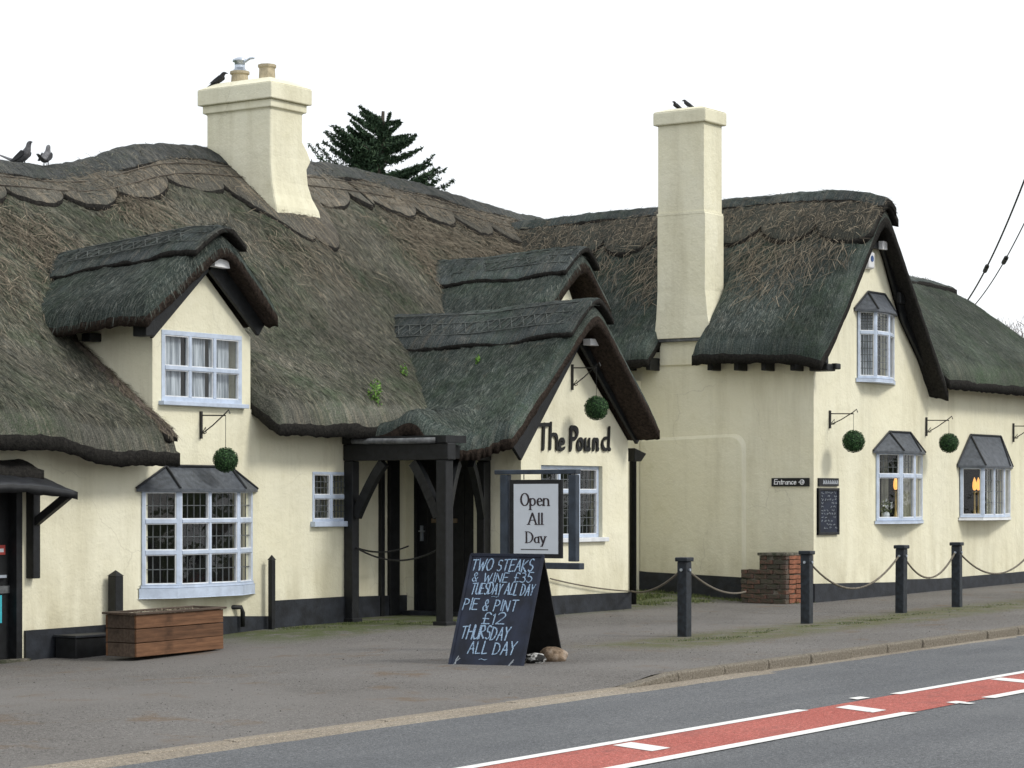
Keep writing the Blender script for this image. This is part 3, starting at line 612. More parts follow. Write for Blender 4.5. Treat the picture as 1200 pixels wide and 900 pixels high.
# wing
zw = smooth_interp([16.7, 17.3, 18.5, 20, 22, 25.5], [6.28, 6.44, 6.49, 6.46, 6.42, 6.34])
wmask = lambda x, y: ~((y > 19.10) & (y < 19.93) & (x < 33.85))
wf_ = lambda x, y: .22 * np.clip((35 - x) / 2.15, 0, 1.2) ** 4
dW, GW, zwing = gable_roof('thatch_roof', 35.0, 6.55, 1.28, 1.22, 32.75, 37.35, 16.85, 25.2, M_TH_WET, 61, th=.36, ridgef=zw, extra=wf_, mask=wmask, n=42000, r=.2, capw=None)
cw, GCW = ridgecap('ridge_cap', np.arange(16.8, 24.6, .05), 35.0, scal(.55, .22, 1.0, .2), zwing, 'Y', M_RIDGE_W, dW, 66, strand=6000, wb=lambda u: u * 0 + .36)
rw, GRW = ridgecap('ridge_roll', np.arange(16.78, 24.6, .05), 35.0, lambda u: u * 0 + .24, zwing, 'Y', M_RIDGE_D, dW, 67, off=.15, nv=14, strand=900, smat=M_STRAW_W)
strands('loose_straw', GW, 1900, (.12, .42), .007, .5, .02, M_STRAW_L, dW, where=lambda x, y: blobs([(34.3, 17.6, .35, .5, .9), (34.2, 18.6, .4, .5, 1), (33.8, 18.2, .4, .5, .5), (34.2, 20.4, .4, .5, .9), (33.8, 20.4, .3, .4, .6), (34.3, 21.5, .35, .5, .6), (34.3, 22.6, .3, .5, .6)])(x, y) * (x < 35), seed=9, stick=.2, tone=(0, .9))
# extension with hipped end
def zext(x, y):
    a = 3.78 + .88 * (y - 16.8); b = 3.7 + .88 * (21.7 - y); h = 3.7 + 1.0 * (43.9 - x); rc = 5.60 - .045 * (x - 40)
    k = 9.; st = np.stack([a, b, h, rc]); return -np.log(np.exp(-k * st).sum(0)) / k + .08
xs = np.arange(36.6, 44.3, .06); ys = np.arange(16.8, 21.8, .06); X, Y = np.meshgrid(xs, ys, indexing='ij')
dE, GE = slab('thatch_roof', X, Y, zext, .38, lambda x, y: ~((x < 37.3) & (y < 17.7)), M_TH_EXT, PUB, .035, 71)
strands('mossy_straw', GE, 45000, (.05, .15), .005, .10, .006, M_STRAW_W, dE, seed=72, stick=.05)
ce, GCE = ridgecap('ridge_cap', np.arange(36.7, 42.0, .06), 19.25, lambda u: u * 0 + .5, zext, 'X', M_RIDGE_D, dE, 73, strand=1200, nv=20)
# green weed tufts on the thatch by the porch roof
def leaves(name, c, r, n, size, mat, parent=None, seed=1, shell=False, tone=(0, 1)):
    rg = np.random.default_rng(seed); d = rg.normal(size=(n, 3)); d /= np.linalg.norm(d, axis=1, keepdims=True)
    rad = (rg.uniform(.9, 1.09, n) if shell else rg.random(n) ** .4)[:, None]; P = np.array(c) + d * rad * np.array(r)
    a = rg.normal(size=(n, 3)); a = np.cross(a, d) if shell else a; a /= np.linalg.norm(a, axis=1, keepdims=True)
    b = np.cross(a, d + (.6 * rg.normal(size=(n, 3)))); b /= np.linalg.norm(b, axis=1, keepdims=True)
    s = (size * rg.uniform(.6, 1.3, n))[:, None]
    v = np.stack([P - a * s, P + b * s * .5, P + a * s, P - b * s * .5], 1).reshape(-1, 3); f = np.arange(n * 4).reshape(-1, 4)
    return npmesh(name, v, f, [mat], parent, smooth=False, attr=rg.uniform(*tone, n))
pw_ = onY(440, 458, 21.0)
for k, (px, py, rr_) in enumerate(((440, 468, .13), (473, 440, .07), (560, 425, .04))):
    a = ray(px); Z = 33.
    for _ in range(40):
        zt = float(max(zmain(np.array(a[0] * Z), np.array(a[1] * Z)), zd3(np.array(a[0] * Z), np.array(a[1] * Z)) if a[0] * Z > 25.7 else -9)); e = HC + Z * (585 - py) / F - zt; Z += e * .4
    o = leaves('weed_clump', (a[0] * Z, a[1] * Z, zt + .02), (rr_, rr_ * .8, rr_ * 2.2), int(2600 * rr_), .022, M_BRIGHT, None, seed=k)
    o['kind'] = 'stuff'; tag(o, ['bright green weed clump growing in the thatch left of the porch roof', 'small green weed sprig on the porch roof thatch near its ridge end', 'tiny green weed speck on the porch roof thatch'][k], 'weed')

# ---------------------------------------------------------------- chimneys
def chimney_box(mb, x0, x1, y0, y1, z0, z1): mb.box(x0, x1, y0, y1, z0, z1)
# left chimney
cx0, cy0 = 27.6, onX(317, 95, 27.6).y; cy1 = onX(242, 95, 27.6).y; cx1 = onY(355, 100, cy0).x
zt = onX(317, 92, 27.6).z
mb = MB(); n = 0
secs = [(7.05, 0, 0, .0), (6.92, 0, 0, .12), (6.78, 0, .0, .2), (6.64, 0, .01, .09), (6.4, .0, .03, .10), (6.2, .0, .07, .15), (6.02, .02, .13, .24), (5.9, .02, .15, .26), (5.2, .02, .15, .26)]
zs = [zt - .42] + [s[0] for s in secs]; ex = [(0, 0, 0)] + [s[1:] for s in secs]
vs = []
for z, (el, ef, er) in zip(zs, ex): vs += [(cx0 - el, cy0 - ef, z), (cx1 + er, cy0 - ef, z), (cx1 + er, cy1, z), (cx0 - el, cy1, z)]
fs = [(0, 1, 2, 3)] + [(4 * i + k, 4 * i + (k + 1) % 4, 4 * i + 4 + (k + 1) % 4, 4 * i + 4 + k) for i in range(len(zs) - 1) for k in range(4)]
mb.add(vs, fs); ch1 = mb.build('chimney', M_WALL, PUB, 'broad cream chimney with flared foot and two pots', bevel=.03)
mb = MB(); e = .045; mb.box(cx0 - e, cx1 + e, cy0 - e, cy1 + e, zt - .42, zt - .30); e = .10; mb.box(cx0 - e, cx1 + e, cy0 - e, cy1 + e, zt - .30, zt - .06)
e2 = .02; mb.hexa([(cx0 - e, cy0 - e, zt - .06), (cx1 + e, cy0 - e, zt - .06), (cx1 + e, cy1 + e, zt - .06), (cx0 - e, cy1 + e, zt - .06), (cx0 + .1, cy0 + .1, zt + .05), (cx1 - .1, cy0 + .1, zt + .05), (cx1 - .1, cy1 - .1, zt + .05), (cx0 + .1, cy1 - .1, zt + .05)])
mb.build('chimney_cap', M_WALL, ch1, bevel=.015)
xm = (cx0 + cx1) / 2
pa = onX(281, 80, xm); pb = onX(313, 80, xm)
for p, s4 in ((pa, 0), (pb, 1)):
    mb = MB()
    if s4: mb.lathe((p.x, p.y, zt), [(.13, 0), (.12, .24), (.14, .26), (.14, .30), (.11, .30), (.10, .2)], 8)
    else: mb.lathe((p.x, p.y, zt), [(.14, 0), (.125, .2), (.15, .21), (.15, .25), (.12, .25), (.11, .2)], 16)
    mb.build('chimney_pot', M_POT, ch1, bevel=.004)
mb = MB(); mb.lathe((pa.x, pa.y, zt + .25), [(.10, 0), (.10, .03), (.08, .03), (.08, .14), (.11, .15), (.11, .18), (.05, .21)], 12); mb.tube([(pa.x, pa.y - .05, zt + .37), (pa.x, pa.y - .20, zt + .43), (pa.x, pa.y - .28, zt + .43)], .018, 6)
mb.build('cowl', M_METAL, ch1, smooth=True)
# tall right chimney
rx0 = 33.15; ry0 = onX(825, 200, rx0).y; ry1 = onX(771, 200, rx0).y; rx1 = onY(846, 200, ry0).x; rt = onX(822, 125, rx0).z; zb = onX(800, 250, rx0).z
zf_ = onX(790, 397, rx0).z
mb = MB(); sec = [(rt - .12, 0), (zb, 0), (zb - .01, .015), (zf_ + .75, .015), (zf_ + .35, .05), (zf_, .11)]
vs = []
for z, e in sec: vs += [(rx0 - e * .6, ry0 - e * 1.6, z), (rx1 + e, ry0 - e * 1.6, z), (rx1 + e, ry1 + e * .3, z), (rx0 - e * .6, ry1 + e * .3, z)]
m_ = len(sec); mb.add(vs, [(0, 1, 2, 3), tuple(4 * (m_ - 1) + k for k in range(4))] + [(4 * i + k, 4 * i + (k + 1) % 4, 4 * i + 4 + (k + 1) % 4, 4 * i + 4 + k) for i in range(m_ - 1) for k in range(4)])
ch2 = mb.build('chimney', M_WALL, PUB, 'tall narrow cream chimney rising from the wing wall', bevel=.025)
mb = MB(); e = .06; mb.box(rx0 - e, rx1 + e, ry0 - e, ry1 + e, rt - .24, rt - .03); mb.hexa([(rx0 - e, ry0 - e, rt - .03), (rx1 + e, ry0 - e, rt - .03), (rx1 + e, ry1 + e, rt - .03), (rx0 - e, ry1 + e, rt - .03), (rx0 + .1, ry0 + .1, rt + .03), (rx1 - .1, ry0 + .1, rt + .03), (rx1 - .1, ry1 - .1, rt + .03), (rx0 + .1, ry1 - .1, rt + .03)]); mb.build('chimney_cap', M_WALL, ch2, bevel=.02)
mb = MB(); e = .014; mb.box(rx0 - e, rx1 + e, ry0 - e, ry1 + e, zb - .02, zb + .02); mb.build('iron_band', M_WALL, ch2)
mb = MB(); mb.box(XW - .03, XW + .3, ry0 + .02, ry1 - .02, zf_ - .42, zf_); mb.box(XW - .10, XW + .2, ry0 - .03, ry1 + .03, zf_ - .05, zf_ + .02, 1); mb.build('chimney_ledge', [M_WALL, M_LEADGREY], ch2, bevel=.008)

# ---------------------------------------------------------------- timber trim
def boards(Y, pts, w=.2, t=.05):
    for (a, b) in pts:
        A = Vector((a[0], Y, a[1])); B = Vector((b[0], Y, b[1])); d = (B - A).normalized(); up = Vector((-d.z, 0, d.x)); 
        if up.z < 0: up = -up
        mb = MB(); mb.obox(A, d, up, Vector((0, 1, 0)), 0, (B - A).length, -.0, w, -t / 2, t / 2); mb.build('bargeboard', M_BLACK, PUB, bevel=.006)
boards(YM - .10, [((22.70, 4.50), (XD0 - .12, 3.60)), ((22.70, 4.50), (XD1 + .02, 3.74))], .22)
mb = MB(); a = onY(175, 383, YM - .12); mb.box(a.x - .14, a.x + .02, YM - .2, YM + .02, a.z - .12, a.z + .08); mb.build('eave_block', M_BLACK, PUB, bevel=.01)
mb = MB(); a = onY(131, 387, YM + .6); mb.box(XD0 - .2, XD0, 21.15, 21.3, 3.6, 3.7); mb.build('eave_block', M_BLACK, PUB, bevel=.01)
mb = MB(); c_ = onY(258, 308, YM - .24); mb.hexa([(c_.x - .12, YM - .26, c_.z - .05), (c_.x + .16, YM - .26, c_.z - .06), (c_.x + .16, YM - .15, c_.z - .06), (c_.x - .12, YM - .15, c_.z - .05), (c_.x - .12, YM - .26, c_.z + .06), (c_.x + .14, YM - .26, c_.z + .03), (c_.x + .14, YM - .15, c_.z + .03), (c_.x - .12, YM - .15, c_.z + .06)]); mb.build('gable_vent', M_WHITE, PUB)
boards(YP - .12, [(papex, (27.30, 2.18)), (papex, (30.33, 2.46))], .26)
mb = MB(); c_ = onY(695, 401, YP - .3); mb.box(c_.x - .1, c_.x + .14, YP - .32, YP - .2, c_.z - .045, c_.z + .045); mb.build('gable_vent', M_WHITE, PUB)
boards(YW - .08, [((gap[0], gap[1] - .02), (36.2, 4.52)), ((36.2, 4.52), (37.35, 3.55))], .16)
boards(YW - .08, [((gap[0], gap[1] - .02), (34.15, 4.62)), ((34.15, 4.62), (33.5, 4.0)), ((33.5, 4.0), (33.1, 3.78))], .14)
mb = MB(); c_ = onY(1023, 287, YW - .1); mb.box(c_.x - .3, c_.x + .3, YW - .12, YW - .04, c_.z - .05, c_.z + .05); mb.build('collar_board', M_BLACK, PUB)
mb = MB(); c_ = onY(1032, 288, YW - .14); mb.box(c_.x - .05, c_.x + .12, YW - .2, YW - .13, c_.z - .06, c_.z + .07); mb.build('gable_vent', M_WHITE, PUB)
# rafter feet and finial under the wing eave
for px in (835, 866, 898, 932, 763, 736):
    p = onX(px, 423, XW - .2); mb = MB(); mb.box(XW - .3, XW + .02, p.y - .04, p.y + .04, p.z - .15, p.z + .05); mb.build('rafter_foot', M_BLACK, PUB, bevel=.01)
mb = MB(); p = onY(960, 429, YW - .3); mb.box(33.0, 33.28, YW - .34, YW - .02, p.z - .06, p.z + .05); mb.box(33.1, 33.2, YW - .26, YW - .18, p.z + .05, p.z + .25); mb.box(33.18, 33.34, YW - .4, YW - .3, p.z - .03, p.z + .06); mb.build('eave_finial', M_BLACK, PUB, bevel=.02)
# hopper, downpipe
p = onY(743, 533, 19.2); mb = MB(); mb.hexa([(p.x - .10, 19.13, p.z - .10), (p.x + .10, 19.13, p.z - .10), (p.x + .10, 19.30, p.z - .10), (p.x - .10, 19.30, p.z - .10), (p.x - .17, 19.08, p.z + .10), (p.x + .17, 19.08, p.z + .02), (p.x + .17, 19.34, p.z + .02), (p.x - .17, 19.34, p.z + .10)])
dpz = float(gz(p.x, 19.2)); dp = mb.build('rain_hopper', M_BLACK, PUB, bevel=.01)
mb = MB(); mb.tube([(p.x, 19.22, p.z - .1), (p.x, 19.22, dpz - .05)], .055, 10); mb.build('downpipe', M_BLACK, PUB, smooth=True)
# drain pipe elbow and little posts along the left wall
p = onY(281, 716, YM - .04); mb = MB(); mb.tube([(p.x - .10, YM + .02, p.z + .05), (p.x - .02, YM - .08, p.z + .05), (p.x, YM - .09, p.z - .02), (p.x, YM - .09, p.z - .2)], .03, 8); mb.build('waste_pipe', M_BLACK, PUB, smooth=True)

# ---------------------------------------------------------------- windows
UP = Vector((0, 0, 1))
def glazed_face(win, P0, P1, z0, z1, cols, rows, lead, fw=.06, bars=.045, fd=.06, mat=None, skip=()):
    """cols / rows: boundaries in 0..1; lead: (nx, ny) per light"""
    P0 = Vector(P0); P1 = Vector(P1); U = (P1 - P0); Wd = U.length; U.normalize(); N = Vector((U.y, -U.x, 0)); H = z1 - z0; O = Vector((P0.x, P0.y, z0))
    mb = MB(); mat = mat or M_FRAME
    mb.obox(O, U, UP, N, 0, Wd, 0, fw, -fd, 0); mb.obox(O, U, UP, N, 0, Wd, H - fw, H, -fd, 0)
    mb.obox(O, U, UP, N, 0, fw, fw, H - fw, -fd, 0); mb.obox(O, U, UP, N, Wd - fw, Wd, fw, H - fw, -fd, 0)
    cb = [0] + [fw + (Wd - 2 * fw) * c for c in cols] + [Wd]; rb = [0] + [fw + (H - 2 * fw) * r for r in rows] + [H]
    for c in cb[1:-1]: mb.obox(O, U, UP, N, c - bars / 2, c + bars / 2, fw, H - fw, -fd, .004)
    for r in rb[1:-1]: mb.obox(O, U, UP, N, fw, Wd - fw, r - bars / 2, r + bars / 2, -fd, .007)
    mb.build('frame', mat, win, bevel=.005)
    for i in range(len(cb) - 1):
        for j in range(len(rb) - 1):
            a = fw if i == 0 else cb[i] + bars / 2; b = Wd - fw if i == len(cb) - 2 else cb[i + 1] - bars / 2
            c = fw if j == 0 else rb[j] + bars / 2; d = H - fw if j == len(rb) - 2 else rb[j + 1] - bars / 2
            sash = MB(); k = .012
            for (u0, u1, v0, v1) in ((a, b, c, c + k), (a, b, d - k, d), (a, a + k, c + k, d - k), (b - k, b, c + k, d - k)): sash.obox(O, U, UP, N, u0, u1, v0, v1, -.045, -.008)
            sash.build('sash', M_WSILL if mat is M_FRAME else mat, win)
            g = MB(); tl = [random.uniform(-.003, .003) for _ in range(4)]; g.add([O + U * (a + k) + UP * (c + k) + N * (-.036 + tl[0]), O + U * (b - k) + UP * (c + k) + N * (-.036 + tl[1]), O + U * (b - k) + UP * (d - k) + N * (-.036 + tl[2]), O + U * (a + k) + UP * (d - k) + N * (-.036 - tl[0] + tl[1] + tl[2] - tl[1] * 0)], [(0, 1, 2, 3)]); g.build('pane', M_GLASS, win)
            l = lead[j] if isinstance(lead, list) else lead
            if l and l != (1, 1):
                L = MB(); nx, ny = l
                for q in range(1, nx): u = a + k + (b - a - 2 * k) * q / nx + random.uniform(-.002, .002); L.obox(O, U, UP, N, u - .0055, u + .0055, c + k, d - k, -.042, -.030)
                for q in range(1, ny): v = c + k + (d - c - 2 * k) * q / ny + random.uniform(-.002, .002); L.obox(O, U, UP, N, a + k, b - k, v - .0055, v + .0055, -.041, -.029)
                L.build('leading', M_CAME, win)
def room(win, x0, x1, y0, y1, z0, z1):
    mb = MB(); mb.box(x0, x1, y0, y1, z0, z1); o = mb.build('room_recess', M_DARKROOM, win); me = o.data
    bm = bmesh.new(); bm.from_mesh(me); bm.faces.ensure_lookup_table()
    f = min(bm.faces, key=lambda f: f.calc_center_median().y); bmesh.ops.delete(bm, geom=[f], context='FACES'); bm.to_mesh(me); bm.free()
def newwin(label):
    e = bpy.data.objects.new('window', None); COL.objects.link(e); e.parent = PUB; e.location = -PUB.location; e['label'] = label; return e
def sill(win, P, z, proud=.06, th=.05, mat=None):
    # P: plan polyline on the outside
    n = len(P); c = sum((Vector(p) for p in P), Vector((0, 0))) / n
    out = []
    for p in P: p = Vector(p); d = (p - c).normalized(); out.append(p + d * proud)
    mb = MB(); vs = [(p.x, p.y, z) for p in out] + [(p.x, p.y, z - th) for p in out]
    mb.add(vs, [tuple(range(n)), tuple(range(2 * n - 1, n - 1, -1))] + [(i, (i + 1) % n, n + (i + 1) % n, n + i) for i in range(n)]); mb.build('sill', mat or M_FRAME, win, bevel=.006)
def hood(win, P, z, zt, shrinkx, ov=.07, mat=None, yw=None):
    # P plan 4 points A,B,C,D (A,D on wall); ridge on wall between the shrunk ends
    A, B, C, D = [Vector(p) for p in P]; cx = (A + B + C + D) / 4
    o = [A + Vector((-ov * 1.6, 0)), B + Vector((-ov * .9, -ov)), C + Vector((ov * .9, -ov)), D + Vector((ov * 1.6, 0))]
    r0 = Vector((A.x + (D.x - A.x) * shrinkx, yw - .012)); r1 = Vector((D.x - (D.x - A.x) * shrinkx, yw - .012))
    mb = MB(); v = [(p.x, p.y, z) for p in o] + [(p.x, p.y, z - .035) for p in o] + [(r0.x, r0.y, zt), (r1.x, r1.y, zt), (r0.x, yw + .01, z), (r1.x, yw + .01, z)]
    mb.add(v, [(0, 1, 8), (1, 2, 9, 8), (2, 3, 9), (0, 1, 5, 4), (1, 2, 6, 5), (2, 3, 7, 6), (4, 5, 6, 7), (0, 3, 9, 8)])
    hd = mb.build('hood_roof', mat or M_SLATE, win)
    L = MB()
    for a, b in (((o[0].x, o[0].y), r0), ((o[3].x, o[3].y), r1), (tuple(o[1]), r0), (tuple(o[2]), r1)):
        L.tube([(a[0], a[1], z + .008), (b[0], b[1] - .012, zt + .008)], .016, 6)
    L.tube([(r0.x, r0.y - .01, zt + .01), (r1.x, r1.y - .01, zt + .01)], .018, 6); L.build('lead_roll', M_LEADROLL, win)
    return hd
def canted(label, A, B, C, D, z0, z1, spec, yw, hoodtop, shrink, hoodmat=None, deep=1.0, sillt=.06, hoodov=.07, sillmat=None, sillp=.05):
    w = newwin(label)
    for (p, q), s in zip(((A, B), (B, C), (C, D)), spec): glazed_face(w, (p[0], p[1], 0), (q[0], q[1], 0), z0, z1, *s)
    sill(w, [A, B, C, D], z0 + .0, sillp, sillt, sillmat)
    hood(w, [A, B, C, D], z1, hoodtop, shrink, hoodov, hoodmat, yw)
    room(w, A[0] + .1, D[0] - .1, yw + .23, yw + .23 + deep, z0 - .02, z1 + .02)
    return w
# dormer window
w = newwin('three light casement window in the left dormer')
glazed_face(w, (dw[0], YM - .01, 0), (dw[1], YM - .01, 0), dw[2], dw[3], [1 / 3, 2 / 3], [.47], (1, 1), .06, .05)
mb = MB(); mb.box(dw[0] - .05, dw[1] + .05, YM - .09, YM + .05, dw[2] - .05, dw[2] + .002); mb.build('sill', M_FRAME, w, bevel=.006)
room(w, dw[0] + .02, dw[1] - .02, YM + .225, YM + 1.2, dw[2], dw[3])
def curtain(win, x0, x1, y, z0, z1, mat, n=40):
    mb = MB(); vs = []
    for i in range(n + 1):
        x = x0 + (x1 - x0) * i / n; yy = y + .018 * math.sin(i * 1.9) + .01 * math.sin(i * .7); vs += [(x, yy, z0), (x, yy, z1)]
    mb.add(vs, [(2 * i, 2 * i + 2, 2 * i + 3, 2 * i + 1) for i in range(n)]); mb.build('curtain', mat, win, smooth=True)
wd = dw[1] - dw[0]
curtain(w, dw[0] + .04, dw[0] + wd * .30, YM + .09, dw[2] + .03, dw[3] - .03, M_CURT); curtain(w, dw[0] + wd * .36, dw[0] + wd * .60, YM + .09, dw[2] + .03, dw[3] - .03, M_CURT); curtain(w, dw[0] + wd * .68, dw[1] - .10, YM + .13, dw[2] + .03, dw[3] - .03, M_CURT)
# big bay
yB = YM - .25; A = (bay[0], YM - .02); D = (bay[1], YM - .02); B = (onY(211, 0, yB).x, yB); C = (onY(281, 0, yB).x, yB)
L42 = (4, 2); rws = [.345, .685]
bw = canted('large canted bay window with nine leaded lights facing front', A, B, C, D, bay[2] + .08, bay[3], [([], rws, L42, .045, .055), ([.5], rws, L42, .04, .045), ([], rws, (3, 2), .04, .055)], YM, onY(210, 547, YM).z, .21, sillt=.13, deep=1.2, hoodov=.06)
mb = MB(); cc = [A, B, C, D]; 
sill(bw, [A, B, C, D], bay[2] + .115, .022, .05)
# small casement left of the porch
w = newwin('small leaded casement beside the porch post')
glazed_face(w, (sw[0], YM - .01, 0), (sw[1], YM - .01, 0), sw[2], sw[3], [.52], [.5], (4, 3), .035, .05)
mb = MB(); mb.box(sw[0] - .04, sw[1] + .04, YM - .08, YM + .05, sw[2] - .07, sw[2] + .002); mb.build('sill', M_FRAME, w, bevel=.006); room(w, sw[0] + .02, sw[1] - .02, YM + .225, YM + 1, sw[2], sw[3])
# pound window
w = newwin('leaded window with transom below the pub name')
glazed_face(w, (pw[0], YP + .06, 0), (pw[1], YP + .06, 0), pw[2], pw[3], [.34, .68], [.66], [(4, 5), (4, 2)], .05, .05)
mb = MB(); mb.box(pw[0] - .06, pw[1] + .08, YP - .07, YP + .06, pw[2] - .06, pw[2] + .002); mb.build('sill', M_WSILL, w, bevel=.008); room(w, pw[0] + .02, pw[1] - .02, YP + .225, YP + 1, pw[2], pw[3])
# right bays
def rbay(label, pa, pB, pc, pd, p, pyb, pyt, pyr, spec, shrink, **kw):
    yb = YW - p; A = (onY(pa, 0, YW).x, YW - .02); D = (onY(pd, 0, YW).x, YW - .02); B = (onY(pB, 0, yb).x, yb); C = (onY(pc, 0, yb).x, yb)
    zm = (pa + pd) / 2; z0 = onY(zm, pyb, YW - p / 2).z; z1 = onY(zm, pyt, YW - p / 2).z; zt = onY(zm, pyr, YW).z
    return canted(label, A, B, C, D, z0, z1, spec, YW, zt, shrink, **kw), (A, B, C, D, z0, z1)
b1, q1 = rbay('small oriel window with transom lights left of the slate hooded pair', 1026, 1057, 1073, 1080, .26, 610, 529, 507, [([], [.66], [(1, 1), (4, 3)], .05, .06), ([], [.66], [(1, 1), (3, 3)], .05, .06), ([], [.66], [(1, 1), (1, 1)], .05, .06)], .27, deep=1.6, hoodmat=M_SLATE, sillt=.05)
b2, q2 = rbay('oriel window with steep slate hood and lit lamp at far right', 1124, 1153, 1178, 1183, .34, 606, 546, 511, [([], [], (1, 1), .05, .06), ([.5], [], (3, 4), .045, .05), ([], [], (1, 1), .05, .06)], .2, deep=1.6, sillt=.05, sillmat=M_WSILL)
b3, q3 = rbay('small oriel window under slate hood high in the right gable', 1004, 1027, 1043, 1047, .22, 444, 364, 344, [([], [.68], (5, 6), .04, .05), ([], [.68], (3, 6), .04, .05), ([], [.68], (1, 1), .04, .05)], .27, deep=1.2, sillt=.06)
curtain(b3, q3[0][0] + .3, q3[0][0] + .9, YW + .1, q3[4] + .05, q3[5] - .05, M_CURT)
# interior of lit windows
def lampset(win, pts_):
    for px, py in pts_:
        p = onY(px, py, YW + .12); mb = MB(); xx, yy, z = p
        mb.lathe((xx, yy, z), [(.012, -.07), (.03, -.05), (.038, 0), (.033, .07), (.015, .13), (.004, .16)], 10); mb.build('lit_lamp', M_LAMP, win, smooth=True)
        mb = MB(); mb.lathe((xx, yy, z - .5), [(.08, -.05), (.03, 0), (.015, .1), (.015, .38), (.04, .41)], 10); mb.build('lamp_stand', paint('brass_gold', (.5, .35, .12), .4), win, smooth=True)
lampset(b1, [(1049.5, 569)]); lampset(b2, [(1142, 570), (1146.5, 570)])
def flowers(win, x, z, s=1.):
    mb = MB(); mb.lathe((x, YW - .02, z - .02), [(.05 * s, 0), (.06 * s, .12), (.045 * s, .16)], 10); mb.build('vase', M_WSILL, win)
    leaves('flower_leaves', (x, YW - .02, z + .22 * s), (.13 * s, .10 * s, .13 * s), 90, .03, M_TUFT, win, seed=3)
    o = leaves('white_flowers', (x - .02, YW - .04, z + .25 * s), (.12 * s, .1 * s, .12 * s), 26, .03, M_WHITE, win, seed=4)
flowers(b1, onY(1037, 590, YW).x, q1[4], 1.); 
curtain(b1, q1[0][0] + .55, q1[0][0] + .8, YW + .16, q1[4], q1[5], M_CURT2, 12)
curtain(b1, q1[0][0] + 1.25, q1[3][0] - .15, YW + .16, q1[4], q1[5], M_CURT2, 12)
curtain(b2, q2[0][0] + .05, q2[0][0] + .9, YW + .5, q2[4] + .6, q2[5], M_CURT, 20); curtain(b2, q2[0][0] + 1.5, q2[3][0] - .1, YW + .16, q2[4], q2[5], M_CURT2, 14)
mb = MB(); mb.lathe((q2[0][0] + .35, YW + .25, q2[4]), [(.13, 0), (.14, .1), (.10, .25), (.13, .4), (.05, .5), (.01, .52)], 12); mb.build('white_ornament', M_WHITE, b2, smooth=True)

# ---------------------------------------------------------------- porch
XP = 25.60
XP_ = XP; porch = MB(); zt1 = onX(470, 520, XP).z
yA, yB_ = YM - .085, onX(521, 0, XP).y
porch.box(XP - .09, XP + .09, yB_ - .12, YM - .01, zt1 - .22, zt1 - .0)
pr = porch.build('porch', M_BLACK, PUB, 'black timber porch with arched braces', bevel=.012)
def post(x, y, w=.17, zt=None, d=None):
    z = float(gz(x, y)); mb = MB(); mb.box(x - w / 2, x + w / 2, y - w / 2, y + w / 2, z - .05, zt or zt1 - .223); mb.build('post', M_BLACK, pr, bevel=.012)
    mb = MB(); mb.box(x - w / 2 - .03, x + w / 2 + .03, y - w / 2 - .03, y + w / 2 + .03, z - .05, z + .05); mb.build('post_base', M_BLACK, pr, bevel=.01)
pA = (XP, yA, ); pB_ = (XP, yB_)
post(XP, yA, .15); post(XP, yB_, .165)
def brace(p, q, bow, w=.09, t=.13):
    p, q = Vector(p), Vector(q); mid = (p + q) / 2 + Vector(bow); mb = MB(); pts = [(p * (1 - s) ** 2 + mid * 2 * s * (1 - s) + q * s * s) for s in [i / 8 for i in range(9)]]
    for a, b in zip(pts, pts[1:]): mb.beam(a, b + (b - a) * .04, w, t)
    mb.build('brace', M_BLACK, pr)
zb1 = zt1 - .22
brace((XP, yA - .08, zb1 - .75), (XP, yA - .55, zb1 - .03), (0, -.04, .16)); brace((XP, yB_ + .09, zb1 - .75), (XP, yB_ + .5, zb1 - .03), (0, .04, .16))
# front side of the porch (parallel to the road)
yF = yB_ - .0
yE = onX(567, 0, 27.4).y; mb = MB(); mb.beam((XP + .1, yF + .02, zt1 - .11), (27.46, yE, zt1 - .11), .15, .18); mb.build('beam', M_BLACK, pr, bevel=.01)
dE_ = Vector((27.4 - XP, yE - yF, 0)).normalized()
q0 = Vector((XP, yF, 0)); q1_ = Vector((27.38, yE, 0)); brace(q0 + dE_ * .1 + UP * (zb1 - .75), q0 + dE_ * .6 + UP * (zb1 - .03), (.0, 0, .14)); brace(q1_ - dE_ * .06 + UP * (zb1 - .75), q1_ - dE_ * .6 + UP * (zb1 - .03), (-.0, 0, .14))
post(27.38, yE, .13)
# lead strip, soffit boards, dark infill above
mb = MB(); mb.tube([(XP - .13, yA - .12, zt1 + .04), (XP - .13, yA - .8, zt1 + .03), (XP - .13, yB_ + .06, zt1 + .035)], .04, 8); mb.build('lead_flashing', M_LEADGREY, pr, smooth=True)
mb = MB(); mb.box(XP - .11, XP + .35, yB_ - .10, YM - .01, zt1 + .004, zt1 + .10); mb.box(XP + .351, 27.45, 19.5, YM - .01, zt1 + .004, zt1 + .10); mb.box(25.82, 27.48, YM + .0, YC - .005, zt1 - .02, zt1 + .06); mb.build('porch_roof_boards', M_BLACK, pr)
# studs at the back on the left wall
for px, wpx in ((448, 4), (462, 11)):
    x0 = onY(px - wpx / 2, 0, YC - .04).x; x1 = onY(px + wpx / 2, 0, YC - .04).x; mb = MB(); mb.box(x0, x1, YC - .06, YC + .01, -.3, 2.6); mb.build('stud', M_BLACK, pr, bevel=.006)
mb = MB(); mb.box(27.44, 27.505, onX(573, 0, 27.46).y, onX(561, 0, 27.46).y, -.3, 2.5); mb.build('stud', M_BLACK, pr, bevel=.006)
